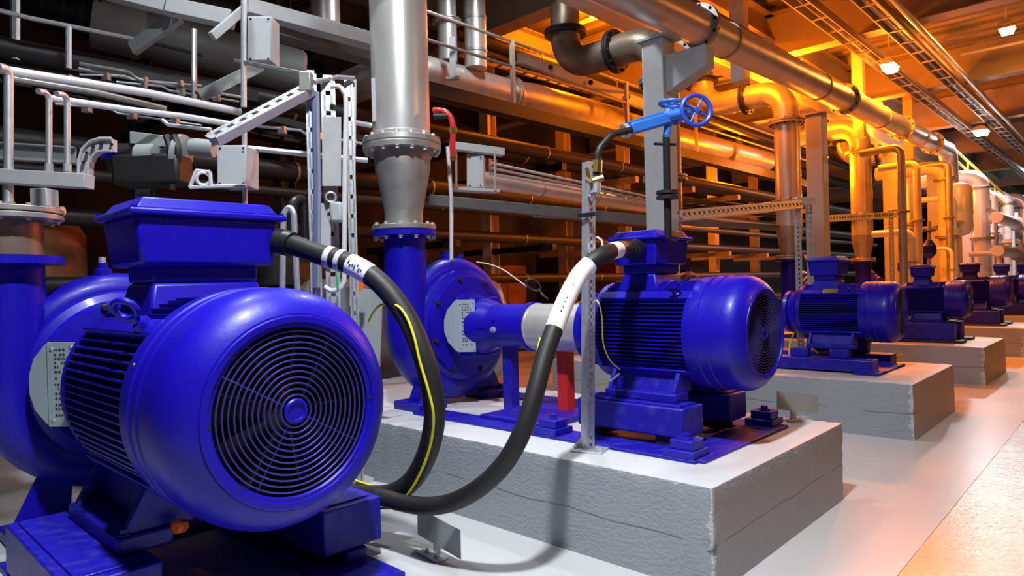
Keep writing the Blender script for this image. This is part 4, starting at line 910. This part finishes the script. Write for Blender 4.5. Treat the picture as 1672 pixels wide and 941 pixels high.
for i, (x, y, w_, d_, h, m) in enumerate(((-11.6, 4.5, 1.2, .8, 2.3, DARK), (-11.6, 6.7, 1.3, .8, 2.2, COPPER), (-11.6, 9.1, 1.0, .9, 2.5, DARK), (-11.6, 11.7, 1.4, .8, 2.1, COPPER), (-11.6, 14.3, 1.2, .8, 2.4, DARK), (-11.6, 16.9, 1.4, .9, 2.2, COPPER))):
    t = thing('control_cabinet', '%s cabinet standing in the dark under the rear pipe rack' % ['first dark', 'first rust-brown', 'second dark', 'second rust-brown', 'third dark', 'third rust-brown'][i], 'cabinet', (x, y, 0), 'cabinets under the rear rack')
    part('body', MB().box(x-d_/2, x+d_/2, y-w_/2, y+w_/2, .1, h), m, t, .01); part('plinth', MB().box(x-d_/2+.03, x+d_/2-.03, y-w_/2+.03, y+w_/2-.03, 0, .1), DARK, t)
    for s_ in (-1, 1):
        dr = part('door', MB().box(x+d_/2, x+d_/2+.02, y+(s_-1)*w_/4+.02, y+(s_+1)*w_/4-.02, .16, h-.08), m, t, .006); part('handle', MB().box(x+d_/2+.02, x+d_/2+.05, y+s_*.07-.015, y+s_*.07+.015, 1.05, 1.25), STEELM, dr)
# cable ladders
def ladder(name, label, a, b, w, m, cables=(), up=(0, 0, 1), group=None, h=.08, sp=.3):
    a = V(a); b = V(b); ax = (b-a).normalized(); s_ = V(up).cross(ax).normalized(); t = thing(name, label, 'cable tray', a, group)
    mb = MB()
    for sg in (-1, 1): bar(mb, a+s_*sg*w/2, b+s_*sg*w/2, .02, h)
    n = int((b-a).length/sp)
    for i in range(n): mb.obox(a+ax*(sp/2+sp*i)-V((0, 0, h*.4)), s_*w/2, ax*.018, V((0, 0, .012)))
    part('ladder', mb, m, t)
    rd = random.Random(len(label))
    for i, (c, r_) in enumerate(cables):
        o = (-.4+.8*(i+.5)/len(cables))*w
        pts = [a.lerp(b, j/14)+s_*(o+rd.uniform(-.02, .02))+V((0, 0, -.01+r_+rd.uniform(0, .03))) for j in range(15)]
        part('cable', MB().tube(spline(pts, .25), r_, 8), c, t)
    return t
CB = [(RUBBER, .03), (YPAINT, .022), (STEELM, .025), (RUBBER, .025), (ORANGE, .02), (RUBBER, .03)]
ladder('cable_ladder', 'ceiling cable ladder nearer the overhead pipe', (-3.9, 5, 5.98), (-3.9, 40, 5.98), .26, BEAM, [(STEELM, .05), (RUBBER, .04), (STEELM, .05)], h=.14, sp=.8)
ladder('cable_ladder', 'ceiling cable ladder nearer the aisle', (-3.15, 5, 5.98), (-3.15, 34, 5.98), .26, BEAM, [(STEELM, .05), (RUBBER, .04), (STEELM, .05)], h=.14, sp=.8)
ladder('cable_ladder', 'cable ladder with yellow and grey cables crossing behind the long white pipes', at(-60, 92, 7.6), at(620, 240, 9.8), .5, DARK, CB)
ladder('cable_ladder', 'dark cable ladder lower in the rear rack behind the huge motor box', at(-60, 118, 8.3), at(640, 262, 10.6), .5, DARK, CB[::-1])
ladder('cable_ladder', 'cable ladder with thin cables behind the blue handwheel', at(800, 292, 9), at(1290, 352, 13), .4, DARK, CB[:4])
ladder('cable_ladder', 'cable ladder high in the rack behind the slanting handrail', at(720, 72, 12), at(1060, 170, 15), .5, BEAM, CB)
beam('dark_beam', 'long dark brown beam slanting across the upper left', 'beam', at(-60, 78, 6.7), at(420, 160, 8.2), .14, .13, DARK)
solo('conduit_run', MB().tube(elbows([at(130, 104, 7), at(210, 118, 7.2), at(225, 130, 7.2), at(400, 160, 8)], .1), .02, 8), STEELM, 'thin grey conduit running over the dark brown beam', 'conduit')
solo('conduit_run', MB().tube([at(128, 112, 7), at(330, 150, 7.8)], .016, 8), GALV, 'thin silver conduit just below the dark brown beam top', 'conduit')
# dark equipment behind the left pipes
t = thing('heat_exchanger', 'dark vertical vessel far left behind the riser pipes', 'vessel', at(45, 330, 8.5))
c = V((at(45, 330, 8.5).x, at(45, 330, 8.5).y, 0)); part('shell', MB().lathe(c, Z, [(.1, .5), (.3, .62), (2.4, .62), (2.6, .5), (2.7, .2)], 32), COPPER, t); part('skirt', MB().lathe(c, Z, [(0, .5), (.15, .5)], 32), DARK, t)
t = thing('filter_vessel', 'dark filter vessel behind the slotted frame', 'vessel', at(450, 380, 9.6))
c = V((at(450, 380, 9.6).x, at(450, 380, 9.6).y, 0)); part('shell', MB().lathe(c, Z, [(.1, .4), (.2, .5), (2.0, .5), (2.15, .4), (2.2, .1)], 32), DARK, t); part('lid_flange', MB().lathe(c, Z, [(1.7, .5), (1.7, .57), (1.8, .57), (1.8, .5)], 32), DARK, t)
t = thing('pale_panel', 'pale panel with an orange flap behind the hose label', 'panel', at(555, 500, 5.6))
part('panel', MB().prism([at(505, 462, 5.7), at(505, 560, 5.7), at(620, 600, 5.9), at(625, 475, 5.9)], V((-.03, .03, 0))), GREYM, t)
part('flap', MB().prism([at(582, 452, 5.55), at(584, 478, 5.55), at(594, 470, 5.55), at(596, 448, 5.55)], V((-.01, .01, 0))), ORANGE, t)
# hangers and struts around the overhead pipe
for i, px in enumerate((1207, 1400, 1480)):
    k = on(px, 60, 'X', -4.45); t = thing('ceiling_strut', ['first', 'second', 'third'][i]+' upright strut between the ceiling and the overhead pipe, counted from the left', 'strut', (-4.45, k.y, 4.6))
    part('strut', MB().box(-4.56, -4.34, k.y-.1, k.y+.1, 4.6, 6.5), CREAM, t, .006); part('clip', MB().box(-4.5, -4.0, k.y-.06, k.y+.06, 5.02+.02*(k.y-7), 5.1+.02*(k.y-7)), CREAM, t)
ib = ibeam_y(MB(), -5.6, 5.0, 40, 5.45, 5.85, .3); solo('runway_beam', ib, CREAM, 'long orange-lit runway beam above and behind the overhead pipe', 'beam')
solo('conduit_run', MB().tube([(-4.35, 7.5, 5.35), (-4.35, 24, 5.5)], .03, 8), DARK, 'thin dark conduit following the top of the overhead pipe', 'conduit')
solo('conduit_run', MB().tube([(-2.85, 6, 5.98), (-2.85, 30, 5.98)], .05, 10), STEEL, 'silver conduit under the ceiling cable ladder nearer the aisle', 'conduit')
for i, y in enumerate((9.5, 10.6, 12.2, 13.1, 14.9, 16.2, 17.6, 20)): solo('ceiling_conduit', MB().tube([(-2.9, y, 6.4), (4.5, y+.05, 6.4)], .035, 8), BEAM, '%s thin conduit crossing the ceiling over the aisle, counted from the near end' % ['first', 'second', 'third', 'fourth', 'fifth', 'sixth', 'seventh', 'eighth'][i], 'conduit', 'conduits across the aisle ceiling')
# distant pipework right
for i, (x, y, r, m, zt) in enumerate(((-3.5, 19.0, .16, CREAM, 4.2), (-3.4, 23.2, .2, WHITE, 4.4), (-3.3, 27.5, .16, WHITE, 4.2), (-3.3, 31.6, .2, WHITE, 4.4), (-3.2, 36, .2, WHITE, 4.4), (-3.2, 41, .2, WHITE, 4.4), (-3.2, 47, .22, WHITE, 4.4))):
    t = pipe('standing_pipe', '%s pale standing pipe in the distance, counted towards the far end' % ['first', 'second', 'third', 'fourth', 'fifth', 'sixth', 'seventh'][i], 'pipe', [(x, y, .02), (x, y, zt), (x-1.5, y, zt)], r, m, .35, flg=(.12, .45, .7), fn=0, group='distant pale pipes')
for i, (x, y, z, r, L) in enumerate(((-3.6, 21, 3.3, .34, 1.4), (-3.5, 24.8, 2.7, .3, 1.6), (-3.5, 29, 2.9, .34, 1.6), (-3.4, 33.5, 2.4, .34, 1.8), (-3.4, 38, 2.8, .36, 2))):
    t = thing('separator_drum', '%s pale drum hung among the distant pipes, counted towards the far end' % ['first', 'second', 'third', 'fourth', 'fifth'][i], 'drum', (x, y, z-.6), 'distant pale drums')
    if i == 0: part('shell', MB().lathe((x, y, z-.7), Z, [(0, .1), (.06, r*.8), (.2, r), (1.2, r), (1.34, r*.8), (1.4, .1)], 28), WHITE, t)
    else: part('shell', MB().lathe((x, y-L/2, z), (0, 1, 0), [(0, .1), (.08, r*.8), (.2, r), (L-.2, r), (L-.08, r*.8), (L, .1)], 28), WHITE, t)
    part('leg', MB().tube([(x, y, 0.56), (x, y, z-r*.9)], .06, 10), STEELM, t)
for i, z in enumerate((3.1, 2.2)): pipe('distant_header', ['upper', 'lower'][i]+' white header pipe running to the far end beyond the motors', 'pipe', [(-2.9, 22, z), (-2.9, 58, z)], .15, WHITE, flg=(.1, .25, .4, .55), n=20)
t = thing('stair_rail', 'yellowish stair railing slanting down among the distant pipes', 'handrail', at(1600, 300, 20))
for dz in (0, 16): part('rail', MB().tube([at(1552, 238+dz, 19), at(1640, 318+dz, 21)], .03, 8), YPAINT, t)
for px in (1558, 1580, 1602, 1624): y = 238+(px-1552)*.91; part('post', MB().tube([at(px, y, 19+(px-1552)/44), at(px, y+30, 19+(px-1552)/44)], .025, 8), YPAINT, t)

ordn = ['first', 'second', 'third', 'fourth', 'fifth', 'sixth', 'seventh', 'eighth', 'ninth', 'tenth', 'eleventh', 'twelfth', 'thirteenth', 'fourteenth', 'fifteenth', 'sixteenth']
rd = random.Random(11)
for i in range(16):
    x = -2.9-rd.random()*.8; y = 14.0+.62*(i % 3)+4.214*(i//3); r = rd.choice((.04, .05, .07)); h = rd.uniform(2.0, 4.3)
    pipe('slim_pipe', '%s slim pipe with flanges standing among the far pumps, counted towards the far end' % ordn[i], 'pipe', [(x, y, .02), (x, y, h), (x-.7, y+.1, h)], r, rd.choice((CREAM, STEELM, WHITE)), .15, flg=(.25, .6), n=14, fr=1.8, group='slim pipes among the far pumps')
wire('yellow earth wire hanging on the side of the third motor', [(1368, 478, 8.35), (1364, 510, 8.3), (1360, 556, 8.25)], .008, YEL)
wire('yellow-green wire looping beside the skid of the third motor', [(1281, 604, 8.5), (1288, 590, 8.4), (1290, 562, 8.35), (1300, 540, 8.35), (1314, 539, 8.4)], .010)
wire('pale green wire dropping to the third motor skid', [(1318, 552, 8.1), (1320, 562, 8.1), (1336, 577, 8.1)], .008)
t = thing('wedge_block', 'yellow chock beside the far foot of the third motor', 'chock', on(1455, 588, 'Z', .549)); q = on(1455, 588, 'Z', .549)
part('block', MB().prism([q+V((-.09, 0, 0)), q+V((.11, .02, 0)), q+V((.10, .02, .07)), q+V((.04, .01, .05)), q+V((-.07, 0, .08))], V((0, .1, 0))), YPAINT, t, .004)
t = thing('orange_cap', 'orange cap under the huge motor cover', 'cap', at(301, 858, 3.35)); q = at(301, 858, 3.35)
part('cap', MB().lathe(q, V((.6, -.7, .2)), [(0, .02), (.02, .035), (.07, .034), (.08, .02)], 8), ORANGE, t)

for i, (a, b, r, m) in enumerate((((-10, 92, 7.2), (250, 138, 8.0), .012, GALV), ((60, 118, 6.6), (300, 168, 7.2), .014, GALV), ((130, 122, 6.9), (330, 140, 7.6), .010, WHITE), ((190, 134, 6.7), (390, 166, 7.5), .012, GALV), ((90, 170, 6.0), (330, 205, 6.6), .010, STEELM), ((420, 206, 6.4), (610, 238, 7.0), .014, GALV))):
    p, q = at(*a), at(*b); t = thing('thin_conduit', '%s thin conduit in the dark behind the long white pipes, counted from the left' % ordn[i], 'conduit', p, 'thin conduits behind the white pipes')
    part('conduit', MB().tube([p, p.lerp(q, .35)+V((0, 0, .03)), p.lerp(q, .4), q], r, 8), m, t)
    for f in (.2, .5, .8): part('clip', MB().obox(p.lerp(q, f), V((.03, .02, 0)), V((-.01, .02, 0)), V((0, 0, .035))), STEELM, t)
